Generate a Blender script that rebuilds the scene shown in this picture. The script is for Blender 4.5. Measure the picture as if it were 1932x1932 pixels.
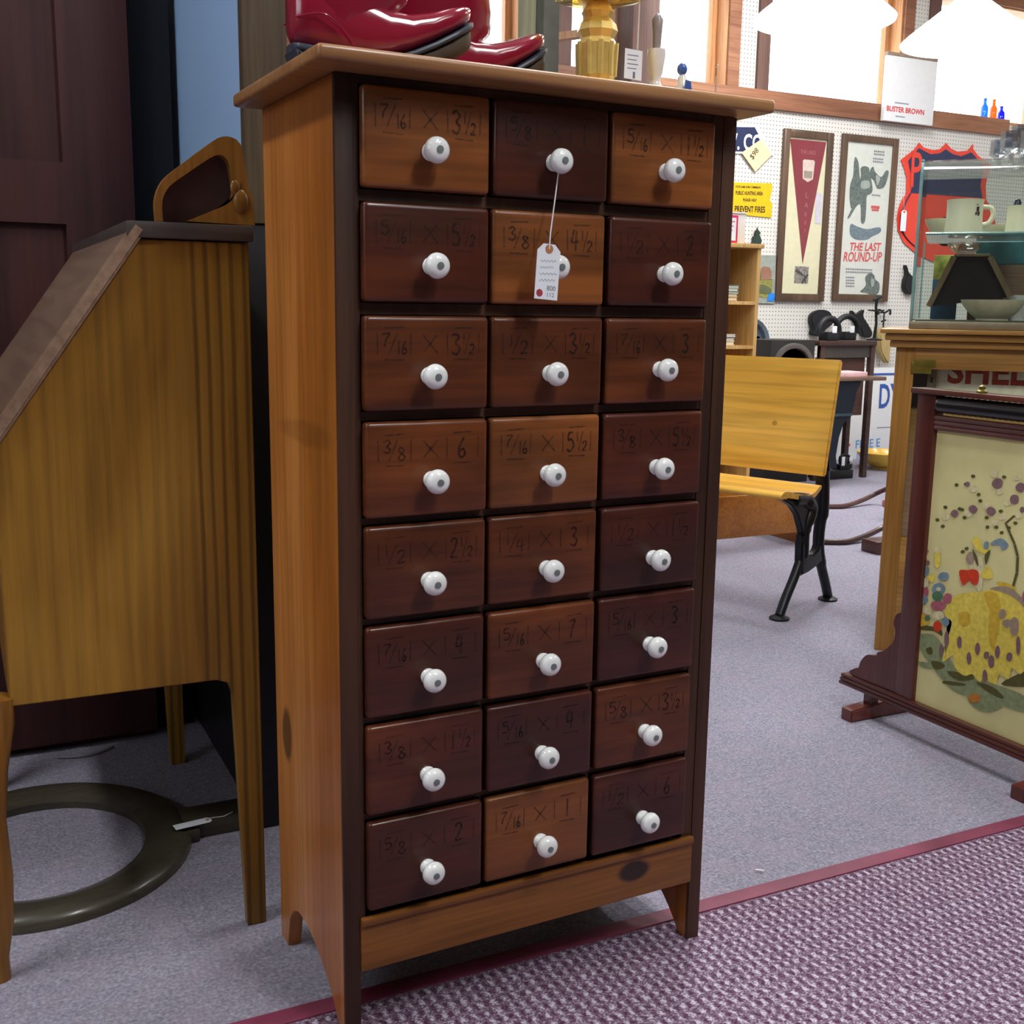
import bpy, bmesh, math, random
from mathutils import Vector, Matrix
import numpy as np
random.seed(7)
for o in list(bpy.data.objects): bpy.data.objects.remove(o)
SC = bpy.context.scene
COL = SC.collection
# ------------------------------------------------------------------ camera
YAW, PITCH, ROLL, F = 0.45966887, 0.17918668, 0.01480520, 2123.846
fwd = Vector((math.sin(YAW)*math.cos(PITCH), math.cos(YAW)*math.cos(PITCH), -math.sin(PITCH)))
rt0 = Vector((math.cos(YAW), -math.sin(YAW), 0)); up0 = rt0.cross(fwd)
RT = rt0*math.cos(ROLL)+up0*math.sin(ROLL); UP = -rt0*math.sin(ROLL)+up0*math.cos(ROLL)
EYE = Vector((0, 0, 1.0))
cd = bpy.data.cameras.new('camera'); cam = bpy.data.objects.new('camera', cd); COL.objects.link(cam)
cd.sensor_width = 36; cd.lens = 36*F/1932; cd.clip_start = 0.05
M = Matrix.Identity(4)
for i, v in enumerate((RT, UP, -fwd)):
    for j in range(3): M[j][i] = v[j]
M.translation = EYE
cam.matrix_world = M; SC.camera = cam
# ------------------------------------------------------------------ sky, lamps, exposure
SC.view_settings.view_transform = 'Standard'; SC.view_settings.look = 'None'
SC.view_settings.gamma = 1; SC.view_settings.use_curve_mapping = False
SC.view_settings.exposure = -0.12
wd = bpy.data.worlds.new('sky'); SC.world = wd; wd.use_nodes = True
wb = wd.node_tree.nodes['Background']; wb.inputs[0].default_value = (0.86, 0.93, 1, 1); wb.inputs[1].default_value = 5.0
def area(loc, sx, sy, power, color=(.98, .99, 1.0), rot=(0, 0, 0)):
    l = bpy.data.lights.new('fluorescent_light', 'AREA'); l.shape = 'RECTANGLE'; l.size = sx; l.size_y = sy
    l.energy = power; l.color = color
    o = bpy.data.objects.new('fluorescent_light', l); COL.objects.link(o); o.location = loc; o.rotation_euler = rot
    return o
CZ = 3.45   # ceiling height
FIX = [(2.1, -1.3, 16), (1.2, -0.5, 60), (1.7, 1.9, 34), (4.6, 1.5, 32), (2.6, 3.4, 40), (4.4, 4.4, 84), (6.4, 3.0, 60), (-1.15, 1.25, 46)]
for x, y, p in FIX: area((x, y, CZ-.10), 0.28, 1.2, p)
# ------------------------------------------------------------------ pixel rays onto real planes (measuring the place)
def ray(px, py): return fwd + RT*((px-966)/F) + UP*((966-py)/F)
def PZ(px, py, z=0.): d = ray(px, py); return EYE + d*((z-1)/d.z)
def PY(px, py, y): d = ray(px, py); return EYE + d*(y/d.y)
def PX(px, py, x): d = ray(px, py); return EYE + d*(x/d.x)
# ------------------------------------------------------------------ materials
def lin(c):
    return tuple(((v/255)/12.92 if v/255 <= .04045 else ((v/255+.055)/1.055)**2.4) for v in c)+(1,)
def base(name):
    m = bpy.data.materials.new(name); m.use_nodes = True
    nt = m.node_tree; return m, nt, nt.nodes['Principled BSDF']
def L(nt, a, b): nt.links.new(a, b)
def mat(name, c, rough=.5, metal=0, noise=.06, nscale=30, coat=0, spec=.5, alpha=1, trans=0, ior=1.45, bump=0):
    m, nt, b = base(name)
    tc = nt.nodes.new('ShaderNodeTexCoord'); n = nt.nodes.new('ShaderNodeTexNoise'); n.inputs['Scale'].default_value = nscale
    n.inputs['Detail'].default_value = 4
    L(nt, tc.outputs['Object'], n.inputs['Vector'])
    r = nt.nodes.new('ShaderNodeValToRGB'); c = lin(c)
    r.color_ramp.elements[0].position = .3; r.color_ramp.elements[1].position = .7
    r.color_ramp.elements[0].color = tuple(max(0, v*(1-noise*2)) for v in c[:3])+(1,)
    r.color_ramp.elements[1].color = tuple(min(1, v*(1+noise*2)) for v in c[:3])+(1,)
    L(nt, n.outputs['Fac'], r.inputs[0]); L(nt, r.outputs[0], b.inputs['Base Color'])
    b.inputs['Roughness'].default_value = rough; b.inputs['Metallic'].default_value = metal
    b.inputs['Coat Weight'].default_value = coat; b.inputs['Coat Roughness'].default_value = .15
    b.inputs['Specular IOR Level'].default_value = spec; b.inputs['Alpha'].default_value = alpha
    b.inputs['Transmission Weight'].default_value = trans; b.inputs['IOR'].default_value = ior
    if bump:
        bp = nt.nodes.new('ShaderNodeBump'); bp.inputs['Strength'].default_value = bump; bp.inputs['Distance'].default_value = .002
        L(nt, n.outputs['Fac'], bp.inputs['Height']); L(nt, bp.outputs[0], b.inputs['Normal'])
    return m
def wood(name, c1, c2, axis='z', scale=14, rough=.38, coat=.25, stretch=.07, lines=.45, c3=None, patch=2.5, spots=(), stripe=None):
    """grain streaks along axis; low-frequency patches; spots = dark marks ((x,y,z),(rx,ry,rz))"""
    m, nt, b = base(name); N = nt.nodes.new
    tc = N('ShaderNodeTexCoord'); oi = N('ShaderNodeObjectInfo')
    off = N('ShaderNodeVectorMath'); off.operation = 'SCALE'; off.inputs[0].default_value = (7, 11, 5)
    L(nt, oi.outputs['Random'], off.inputs['Scale'])
    add = N('ShaderNodeVectorMath'); add.operation = 'ADD'; L(nt, tc.outputs['Object'], add.inputs[0]); L(nt, off.outputs[0], add.inputs[1])
    def noise(sc, st, det, dist=0):
        mp = N('ShaderNodeMapping'); s = [1, 1, 1]; s['xyz'.index(axis)] = st; mp.inputs['Scale'].default_value = s
        L(nt, add.outputs[0], mp.inputs[0]); n = N('ShaderNodeTexNoise'); n.inputs['Scale'].default_value = sc
        n.inputs['Detail'].default_value = det; n.inputs['Distortion'].default_value = dist; L(nt, mp.outputs[0], n.inputs['Vector']); return n.outputs['Fac']
    big = noise(patch, .35, 3, .4); mid = noise(scale, stretch, 5, .6); fine = noise(scale*9, stretch*.5, 3)
    r = N('ShaderNodeValToRGB'); e = r.color_ramp.elements; e[0].position = .35; e[1].position = .66
    e[0].color = lin(c1); e[1].color = lin(c2)
    if c3: k = e.new(.5); k.color = lin(c3)
    mx = N('ShaderNodeMath'); mx.operation = 'MULTIPLY_ADD'; mx.inputs[1].default_value = lines; L(nt, mid, mx.inputs[0])
    m2 = N('ShaderNodeMath'); m2.operation = 'MULTIPLY'; m2.inputs[1].default_value = 1-lines; L(nt, big, m2.inputs[0]); L(nt, m2.outputs[0], mx.inputs[2])
    L(nt, mx.outputs[0], r.inputs[0])
    fr = N('ShaderNodeMapRange'); fr.inputs[1].default_value = .35; fr.inputs[2].default_value = .6; fr.inputs[3].default_value = .78; fr.inputs[4].default_value = 1.05
    L(nt, fine, fr.inputs[0])
    mul = N('ShaderNodeVectorMath'); mul.operation = 'SCALE'; L(nt, r.outputs[0], mul.inputs[0]); L(nt, fr.outputs[0], mul.inputs['Scale'])
    col = mul.outputs[0]
    if stripe:  # bands of open grain between two coordinate values along one axis
        ax, lo, hi, cs = stripe
        sx = N('ShaderNodeSeparateXYZ'); L(nt, tc.outputs['Object'], sx.inputs[0])
        w = N('ShaderNodeTexWave'); w.inputs['Scale'].default_value = 17; w.inputs['Distortion'].default_value = 1.6; w.inputs['Detail'].default_value = 3
        w.inputs['Detail Scale'].default_value = 1.2
        mp = N('ShaderNodeMapping'); mp.inputs['Scale'].default_value = (1, 1, .12); L(nt, tc.outputs['Object'], mp.inputs[0]); L(nt, mp.outputs[0], w.inputs['Vector'])
        a = N('ShaderNodeMapRange'); a.inputs[1].default_value = lo; a.inputs[2].default_value = lo+.015; L(nt, sx.outputs[ax], a.inputs[0])
        q = N('ShaderNodeMapRange'); q.inputs[1].default_value = .55; q.inputs[2].default_value = .95; q.inputs[4].default_value = .55; L(nt, w.outputs['Fac'], q.inputs[0])
        t = N('ShaderNodeMath'); t.operation = 'MULTIPLY'; L(nt, a.outputs[0], t.inputs[0]); L(nt, q.outputs[0], t.inputs[1])
        mm = N('ShaderNodeMix'); mm.data_type = 'RGBA'; L(nt, t.outputs[0], mm.inputs[0]); L(nt, col, mm.inputs[6]); mm.inputs[7].default_value = lin(cs); col = mm.outputs[2]
    for c, rr, k in spots:
        s = N('ShaderNodeVectorMath'); s.operation = 'SUBTRACT'; L(nt, tc.outputs['Object'], s.inputs[0]); s.inputs[1].default_value = c
        d = N('ShaderNodeVectorMath'); d.operation = 'DIVIDE'; L(nt, s.outputs[0], d.inputs[0]); d.inputs[1].default_value = rr
        ln = N('ShaderNodeVectorMath'); ln.operation = 'LENGTH'; L(nt, d.outputs[0], ln.inputs[0])
        nz = N('ShaderNodeMath'); nz.operation = 'MULTIPLY_ADD'; nz.inputs[1].default_value = .8; L(nt, mid, nz.inputs[0]); L(nt, ln.outputs['Value'], nz.inputs[2])
        q = N('ShaderNodeMapRange'); q.inputs[1].default_value = 1.15; q.inputs[2].default_value = 1.5; q.inputs[3].default_value = k; q.inputs[4].default_value = 0; L(nt, nz.outputs[0], q.inputs[0])
        mm = N('ShaderNodeMix'); mm.data_type = 'RGBA'; L(nt, q.outputs[0], mm.inputs[0]); L(nt, col, mm.inputs[6]); mm.inputs[7].default_value = lin((30, 22, 18)); col = mm.outputs[2]
    L(nt, col, b.inputs['Base Color']); b.inputs['Roughness'].default_value = rough
    b.inputs['Coat Weight'].default_value = coat; b.inputs['Coat Roughness'].default_value = .16; b.inputs['Specular IOR Level'].default_value = .32
    bp = N('ShaderNodeBump'); bp.inputs['Strength'].default_value = .12; bp.inputs['Distance'].default_value = .001
    L(nt, fine, bp.inputs['Height']); L(nt, bp.outputs[0], b.inputs['Normal'])
    return m
def thin_glass(name, tint=(.9, .96, .95), refl=.12, rough=.02):
    m, nt, b = base(name); N = nt.nodes.new
    t = N('ShaderNodeBsdfTransparent'); t.inputs[0].default_value = tint+(1,)
    g = N('ShaderNodeBsdfGlossy'); g.inputs['Roughness'].default_value = rough
    lw = N('ShaderNodeLayerWeight'); lw.inputs[0].default_value = .5
    pw = N('ShaderNodeMath'); pw.operation = 'POWER'; pw.inputs[1].default_value = 5; L(nt, lw.outputs['Facing'], pw.inputs[0])
    k = N('ShaderNodeMath'); k.operation = 'MULTIPLY_ADD'; k.inputs[1].default_value = .85; k.inputs[2].default_value = refl; L(nt, pw.outputs[0], k.inputs[0])
    n = N('ShaderNodeTexNoise'); n.inputs['Scale'].default_value = 5
    k2 = N('ShaderNodeMath'); k2.operation = 'MULTIPLY_ADD'; k2.inputs[1].default_value = .03; L(nt, n.outputs['Fac'], k2.inputs[0]); L(nt, k.outputs[0], k2.inputs[2])
    mx = N('ShaderNodeMixShader'); L(nt, k2.outputs[0], mx.inputs[0]); L(nt, t.outputs[0], mx.inputs[1]); L(nt, g.outputs[0], mx.inputs[2])
    L(nt, mx.outputs[0], nt.nodes['Material Output'].inputs[0]); return m
def emis(name, c, s):
    m, nt, b = base(name); b.inputs['Base Color'].default_value = lin(c)
    n = nt.nodes.new('ShaderNodeTexNoise'); n.inputs['Scale'].default_value = 3
    q = nt.nodes.new('ShaderNodeMapRange'); q.inputs[3].default_value = s*.95; q.inputs[4].default_value = s*1.05; L(nt, n.outputs['Fac'], q.inputs[0])
    b.inputs['Emission Color'].default_value = lin(c); L(nt, q.outputs[0], b.inputs['Emission Strength']); return m
def ink(name, c, a):
    m, nt, b = base(name); N = nt.nodes.new
    b.inputs['Base Color'].default_value = lin(c); b.inputs['Roughness'].default_value = .6
    n = N('ShaderNodeTexNoise'); n.inputs['Scale'].default_value = 160; n.inputs['Detail'].default_value = 3
    tc = N('ShaderNodeTexCoord'); L(nt, tc.outputs['Object'], n.inputs['Vector'])
    q = N('ShaderNodeMapRange'); q.inputs[1].default_value = .35; q.inputs[2].default_value = .6; q.inputs[3].default_value = a*.45; q.inputs[4].default_value = a; L(nt, n.outputs['Fac'], q.inputs[0])
    L(nt, q.outputs[0], b.inputs['Alpha']); return m
def carpet_plain():
    m, nt, b = base('lavender_carpet'); N = nt.nodes.new; tc = N('ShaderNodeTexCoord')
    def nz(s, d):
        n = N('ShaderNodeTexNoise'); n.inputs['Scale'].default_value = s; n.inputs['Detail'].default_value = d; L(nt, tc.outputs['Object'], n.inputs['Vector']); return n.outputs['Fac']
    f, g, h = nz(170, 3), nz(60, 3), nz(1.6, 4)
    r = N('ShaderNodeValToRGB'); e = r.color_ramp.elements; e[0].position = .3; e[1].position = .72
    e[0].color = lin((104, 102, 114)); e[1].color = lin((178, 177, 190)); k = e.new(.5); k.color = lin((139, 137, 152))
    a = N('ShaderNodeMath'); a.operation = 'MULTIPLY_ADD'; a.inputs[1].default_value = .6; L(nt, f, a.inputs[0])
    a2 = N('ShaderNodeMath'); a2.operation = 'MULTIPLY_ADD'; a2.inputs[1].default_value = .25; L(nt, g, a2.inputs[0])
    a3 = N('ShaderNodeMath'); a3.operation = 'MULTIPLY'; a3.inputs[1].default_value = .15; L(nt, h, a3.inputs[0])
    L(nt, a3.outputs[0], a2.inputs[2]); L(nt, a2.outputs[0], a.inputs[2]); L(nt, a.outputs[0], r.inputs[0])
    mm = N('ShaderNodeMix'); mm.data_type = 'RGBA'; q = N('ShaderNodeMapRange'); q.inputs[1].default_value = .45; q.inputs[2].default_value = .65; q.inputs[4].default_value = .25
    L(nt, nz(14, 3), q.inputs[0]); L(nt, q.outputs[0], mm.inputs[0]); L(nt, r.outputs[0], mm.inputs[6]); mm.inputs[7].default_value = lin((160, 142, 160))
    L(nt, mm.outputs[2], b.inputs['Base Color']); b.inputs['Roughness'].default_value = .95; b.inputs['Specular IOR Level'].default_value = .1
    bp = N('ShaderNodeBump'); bp.inputs['Strength'].default_value = .5; bp.inputs['Distance'].default_value = .003; L(nt, f, bp.inputs['Height']); L(nt, bp.outputs[0], b.inputs['Normal'])
    return m
def carpet_weave():
    m, nt, b = base('woven_burgundy_carpet'); N = nt.nodes.new; tc = N('ShaderNodeTexCoord')
    nd = N('ShaderNodeTexNoise'); nd.inputs['Scale'].default_value = 55; nd.inputs['Detail'].default_value = 2; L(nt, tc.outputs['Object'], nd.inputs['Vector'])
    sb = N('ShaderNodeVectorMath'); sb.operation = 'SUBTRACT'; sb.inputs[1].default_value = (.5, .5, .5); L(nt, nd.outputs['Color'], sb.inputs[0])
    sc = N('ShaderNodeVectorMath'); sc.operation = 'SCALE'; sc.inputs['Scale'].default_value = .011; L(nt, sb.outputs[0], sc.inputs[0])
    ad = N('ShaderNodeVectorMath'); ad.operation = 'ADD'; L(nt, tc.outputs['Object'], ad.inputs[0]); L(nt, sc.outputs[0], ad.inputs[1])
    sx = N('ShaderNodeSeparateXYZ'); L(nt, ad.outputs[0], sx.inputs[0])
    def mth(op, a, bb=None, c=None):
        n = N('ShaderNodeMath'); n.operation = op
        for i, v in enumerate((a, bb, c)):
            if v is None: continue
            if isinstance(v, (int, float)): n.inputs[i].default_value = v
            else: L(nt, v, n.inputs[i])
        return n.outputs[0]
    u = mth('MULTIPLY', sx.outputs[0], 2*math.pi/.019); v = mth('MULTIPLY', sx.outputs[1], 2*math.pi/.021)
    cu = mth('COSINE', u); cv = mth('COSINE', v)
    su = mth('COSINE', mth('MULTIPLY', sx.outputs[0], math.pi/.021)); sv = mth('SINE', mth('MULTIPLY', v, .5))
    dots = mth('MULTIPLY', mth('ADD', mth('MULTIPLY', cu, cv), cu), .5)
    n2 = N('ShaderNodeTexNoise'); n2.inputs['Scale'].default_value = 300; n2.inputs['Detail'].default_value = 3; L(nt, tc.outputs['Object'], n2.inputs['Vector'])
    tot = mth('MULTIPLY_ADD', n2.outputs['Fac'], 2.3, mth('MULTIPLY', dots, .55))
    r = N('ShaderNodeValToRGB'); e = r.color_ramp.elements; e[0].position = .26; e[1].position = .72
    e[0].color = lin((80, 50, 72)); e[1].color = lin((194, 186, 202)); k = e.new(.5); k.color = lin((122, 100, 120))
    L(nt, mth('MULTIPLY', tot, .42), r.inputs[0]); L(nt, r.outputs[0], b.inputs['Base Color']); b.inputs['Roughness'].default_value = .95; b.inputs['Specular IOR Level'].default_value = .1
    bp = N('ShaderNodeBump'); bp.inputs['Strength'].default_value = .5; bp.inputs['Distance'].default_value = .003; L(nt, tot, bp.inputs['Height']); L(nt, bp.outputs[0], b.inputs['Normal'])
    return m
def pegboard():
    m, nt, b = base('pegboard'); N = nt.nodes.new; tc = N('ShaderNodeTexCoord')
    sc = N('ShaderNodeVectorMath'); sc.operation = 'SCALE'; sc.inputs['Scale'].default_value = 1/.0254; L(nt, tc.outputs['Object'], sc.inputs[0])
    fr = N('ShaderNodeVectorMath'); fr.operation = 'FRACTION'; L(nt, sc.outputs[0], fr.inputs[0])
    sb = N('ShaderNodeVectorMath'); sb.operation = 'SUBTRACT'; sb.inputs[1].default_value = (.5, .5, .5); L(nt, fr.outputs[0], sb.inputs[0])
    ml = N('ShaderNodeVectorMath'); ml.operation = 'MULTIPLY'; ml.inputs[1].default_value = (1, 0, 1); L(nt, sb.outputs[0], ml.inputs[0])
    ln = N('ShaderNodeVectorMath'); ln.operation = 'LENGTH'; L(nt, ml.outputs[0], ln.inputs[0])
    q = N('ShaderNodeMapRange'); q.inputs[1].default_value = .13; q.inputs[2].default_value = .19; L(nt, ln.outputs['Value'], q.inputs[0])
    n = N('ShaderNodeTexNoise'); n.inputs['Scale'].default_value = 2; L(nt, tc.outputs['Object'], n.inputs['Vector'])
    r = N('ShaderNodeValToRGB'); r.color_ramp.elements[0].color = lin((212, 210, 204)); r.color_ramp.elements[1].color = lin((222, 220, 215)); L(nt, n.outputs['Fac'], r.inputs[0])
    mm = N('ShaderNodeMix'); mm.data_type = 'RGBA'; L(nt, q.outputs[0], mm.inputs[0]); mm.inputs[6].default_value = lin((120, 112, 104)); L(nt, r.outputs[0], mm.inputs[7])
    L(nt, mm.outputs[2], b.inputs['Base Color']); b.inputs['Roughness'].default_value = .6; return m
# ------------------------------------------------------------------ mesh helper
class B:
    def __init__(s): s.v = []; s.f = []; s.mi = []; s.cur = 0
    def m(s, i): s.cur = i; return s
    def add(s, vs, fs, T=None):
        k = len(s.v)
        s.v += [tuple(T @ Vector(p)) if T else tuple(p) for p in vs]
        s.f += [tuple(k+i for i in f) for f in fs]; s.mi += [s.cur]*len(fs); return s
    def box(s, x0, x1, y0, y1, z0, z1, bev=0, T=None, seg=2):
        if bev:
            bm = bmesh.new(); bmesh.ops.create_cube(bm, size=1)
            for v in bm.verts: v.co = Vector(((x0+x1)/2+v.co.x*(x1-x0), (y0+y1)/2+v.co.y*(y1-y0), (z0+z1)/2+v.co.z*(z1-z0)))
            bmesh.ops.bevel(bm, geom=list(bm.edges), offset=bev, segments=seg, affect='EDGES', profile=.6)
            s.bm(bm, T); return s
        vs = [(x, y, z) for z in (z0, z1) for y in (y0, y1) for x in (x0, x1)]
        return s.add(vs, [(0, 2, 3, 1), (4, 5, 7, 6), (0, 1, 5, 4), (1, 3, 7, 5), (3, 2, 6, 7), (2, 0, 4, 6)], T)
    def bm(s, bm, T=None):
        bm.verts.index_update(); s.add([v.co[:] for v in bm.verts], [[v.index for v in f.verts] for f in bm.faces], T); bm.free(); return s
    def prism(s, pts, axis, lo, hi, bev=0, T=None):
        """pts: 2-D outline; axis 'x': pts=(y,z); 'y': pts=(x,z); 'z': pts=(x,y)"""
        def P(p, w): return {'x': (w, p[0], p[1]), 'y': (p[0], w, p[1]), 'z': (p[0], p[1], w)}[axis]
        bm = bmesh.new(); a = [bm.verts.new(P(p, lo)) for p in pts]; c = [bm.verts.new(P(p, hi)) for p in pts]; n = len(pts)
        fa = bm.faces.new(a); fc = bm.faces.new(c[::-1])
        for i in range(n): bm.faces.new((a[i], c[i], c[(i+1) % n], a[(i+1) % n]))
        bmesh.ops.recalc_face_normals(bm, faces=bm.faces)
        if bev: bmesh.ops.bevel(bm, geom=list(set(fa.edges) | set(fc.edges)), offset=bev, segments=2, affect='EDGES')
        bmesh.ops.triangulate(bm, faces=[f for f in bm.faces if len(f.verts) > 4])
        return s.bm(bm, T)
    def lathe(s, prof, c=(0, 0, 0), axis='z', n=24, T=None, sx=1, sy=1):
        vs = []; fs = []
        for r, h in prof:
            for k in range(n):
                a = 2*math.pi*k/n; p = (r*math.cos(a)*sx, r*math.sin(a)*sy, h)
                if axis == 'x': p = (p[2], p[0], p[1])
                if axis == '-y': p = (p[0], -p[2], p[1])
                vs.append((p[0]+c[0], p[1]+c[1], p[2]+c[2]))
        for i in range(len(prof)-1):
            for k in range(n): fs.append((i*n+k, i*n+(k+1) % n, (i+1)*n+(k+1) % n, (i+1)*n+k))
        if prof[0][0] > 1e-6: fs.append(tuple(range(n))[::-1])
        if prof[-1][0] > 1e-6: fs.append(tuple((len(prof)-1)*n+k for k in range(n)))
        return s.add(vs, fs, T)
    def tube(s, pts, r, n=8, T=None, flat=1., closed=False):
        pts = [Vector(p) for p in pts]; m = len(pts); rs = r if isinstance(r, (list, tuple)) else [r]*m
        vs = []; fs = []; up = None
        for i, p in enumerate(pts):
            a = pts[(i-1) % m] if (closed or i) else pts[0]; b = pts[(i+1) % m] if (closed or i < m-1) else pts[-1]
            d = (b-a).normalized()
            if up is None: up = Vector((0, 0, 1)) if abs(d.z) < .9 else Vector((1, 0, 0))
            sd = d.cross(up).normalized(); up = sd.cross(d).normalized()
            for k in range(n):
                t = 2*math.pi*k/n; vs.append(p+sd*(rs[i]*math.cos(t))+up*(rs[i]*flat*math.sin(t)))
        for i in range(m if closed else m-1):
            j = (i+1) % m
            for k in range(n): fs.append((i*n+k, i*n+(k+1) % n, j*n+(k+1) % n, j*n+k))
        if not closed: fs += [tuple(range(n))[::-1], tuple((m-1)*n+k for k in range(n))]
        return s.add(vs, fs, T)
    def loft(s, rings, T=None):
        n = len(rings[0]); vs = [p for r in rings for p in r]; fs = []
        for i in range(len(rings)-1):
            for k in range(n): fs.append((i*n+k, i*n+(k+1) % n, (i+1)*n+(k+1) % n, (i+1)*n+k))
        fs += [tuple(range(n))[::-1], tuple((len(rings)-1)*n+k for k in range(n))]
        return s.add(vs, fs, T)
    def sphere(s, c, r, sx=1, sy=1, sz=1, n=16, T=None):
        prof = [(r*math.sin(math.pi*i/10)+1e-7, -r*math.cos(math.pi*i/10)*sz) for i in range(11)]
        return s.lathe(prof, c, 'z', n, T, sx, sy)
    def flat(s, pts, T=None):
        """fan-free polygon from 3-D points"""
        bm = bmesh.new(); f = bm.faces.new([bm.verts.new(p) for p in pts]); bmesh.ops.triangulate(bm, faces=[f]); return s.bm(bm, T)
    def text(s, txt, size, T, sx=1., align='LEFT', ext=.0006, bold=0., shear=0.):
        cu = bpy.data.curves.new('t', 'FONT'); cu.body = txt; cu.size = size; cu.extrude = ext; cu.align_x = align; cu.offset = bold; cu.shear = shear; cu.resolution_u = 3
        o = bpy.data.objects.new('t', cu); COL.objects.link(o); bpy.context.view_layer.update()
        me = o.evaluated_get(bpy.context.evaluated_depsgraph_get()).to_mesh()
        s.add([(v.co.x*sx, v.co.y, v.co.z) for v in me.vertices], [tuple(p.vertices) for p in me.polygons], T)
        bpy.data.objects.remove(o); return s
    def build(s, name, mats, parent=None, loc=None, sharp=.7, rot=None):
        org = Vector(parent.get('_org', (0, 0, 0))) if parent else Vector((0, 0, 0))
        if loc is not None: org = Vector(loc) if parent is None else Vector((0, 0, 0))
        me = bpy.data.meshes.new(name); me.from_pydata([Vector(p)-org for p in s.v], [], s.f)
        for m in (mats if isinstance(mats, (list, tuple)) else [mats]): me.materials.append(m)
        me.polygons.foreach_set('material_index', s.mi); me.polygons.foreach_set('use_smooth', [True]*len(s.f))
        me.update(); bm = bmesh.new(); bm.from_mesh(me); bmesh.ops.recalc_face_normals(bm, faces=bm.faces); bm.to_mesh(me); bm.free()
        me.set_sharp_from_angle(angle=sharp)
        o = bpy.data.objects.new(name, me); COL.objects.link(o)
        if parent:
            o.parent = parent; o['_org'] = tuple(org)
            if loc is not None: o.location = loc
        elif loc is not None: o.location = loc; o['_org'] = tuple(org)
        return o
def thing(name, label, cat, org=(0, 0, 0), local=False, rotz=0, group=None):
    o = bpy.data.objects.new(name, None); COL.objects.link(o); o.location = org; o.rotation_euler = (0, 0, rotz); o.empty_display_size = .05
    o['_org'] = (0, 0, 0) if local else tuple(org); tag(o, label, cat, group); return o
def tag(o, label, cat, group=None):
    o['label'] = label; o['category'] = cat
    if group: o['group'] = group
    return o
def struct(o): o['kind'] = 'structure'; return o
def spline(p, n=6, closed=True):
    p = [Vector(q) for q in p]; out = []; m = len(p)
    for i in range(m if closed else m-1):
        a, b, c, d = (p[(i-1) % m], p[i], p[(i+1) % m], p[(i+2) % m]) if closed else (p[max(i-1, 0)], p[i], p[i+1], p[min(i+2, m-1)])
        for k in range(n):
            t = k/n; out.append(.5*((2*b)+(c-a)*t+(2*a-5*b+4*c-d)*t*t+(3*b-a-3*c+d)*t**3))
    if not closed: out.append(p[-1])
    return out
def R3(rx=0, ry=0, rz=0, loc=(0, 0, 0)): return Matrix.Translation(loc) @ Matrix.Rotation(rz, 4, 'Z') @ Matrix.Rotation(ry, 4, 'Y') @ Matrix.Rotation(rx, 4, 'X')
def face_y(x, y, z, roll=0): return Matrix.Translation((x, y, z)) @ Matrix.Rotation(-roll, 4, 'Y') @ Matrix.Rotation(math.pi/2, 4, 'X')   # text facing -Y
def face_x(x, y, z): return Matrix.Translation((x, y, z)) @ Matrix.Rotation(-math.pi/2, 4, 'Z') @ Matrix.Rotation(math.pi/2, 4, 'X')       # text facing -X
# ================================================================== THE ROOM
WY = 6.0
M_peg = pegboard(); M_trim = wood('fir_trim', (120, 78, 58), (176, 128, 98), 'x', rough=.55, coat=0, c3=(150, 102, 76))
M_post = wood('dark_post_wood', (84, 60, 54), (124, 94, 84), 'z', rough=.6, coat=0); M_fir = wood('fir_jamb', (176, 120, 76), (222, 168, 116), 'z', rough=.5, coat=0)
M_plaster = mat('painted_plaster', (206, 202, 192), .8, noise=.02, nscale=3); M_ceil = mat('ceiling_tile', (222, 218, 208), .9, noise=.03, nscale=40)
M_pane = thin_glass('window_pane', (1, 1, 1), .02); M_carpet = carpet_plain(); M_weave = carpet_weave()
M_rubber = mat('burgundy_edge_strip', (122, 52, 76), .6, noise=.12, nscale=12)
X0, X1, Y0 = -2.6, 8.2, -3.2
struct(B().box(X0, X1, Y0, WY+.25, -.1, 0).build('floor', M_carpet))
struct(B().box(X0, X1, Y0, 1.424, 0, .0022).build('floor', M_weave))
struct(B().box(X0, X1, 1.419, 1.452, 0, .005, bev=.002).build('trim_1', M_rubber))
struct(B().box(X0, X1, Y0, WY+.25, CZ, CZ+.1).build('ceiling', M_ceil))
wb_ = B().box(X0, X1, WY, WY+.16, 0, 2.27)
OP = [(-2.38+1.42*k, -2.38+1.42*k+1.105) for k in range(8)]        # window openings along the far wall
OP = [(a-.005, b-.005) for a, b in OP]
zt, zb = 3.12, 2.36
edges = [X0]+[v for ab in OP for v in ab]+[X1]
for i in range(0, len(edges), 2): wb_.box(edges[i], edges[i+1], WY, WY+.16, 2.27, CZ)
for a, b in OP: wb_.box(a, b, WY, WY+.16, zt, CZ); wb_.box(a, b, WY, WY+.16, 2.27, zb-.02)
struct(wb_.build('wall_back', M_peg))
struct(B().box(X0, 6.87, WY-.03, WY-.0, 2.262, 2.372, bev=.004).build('trim_2', M_trim))
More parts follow.
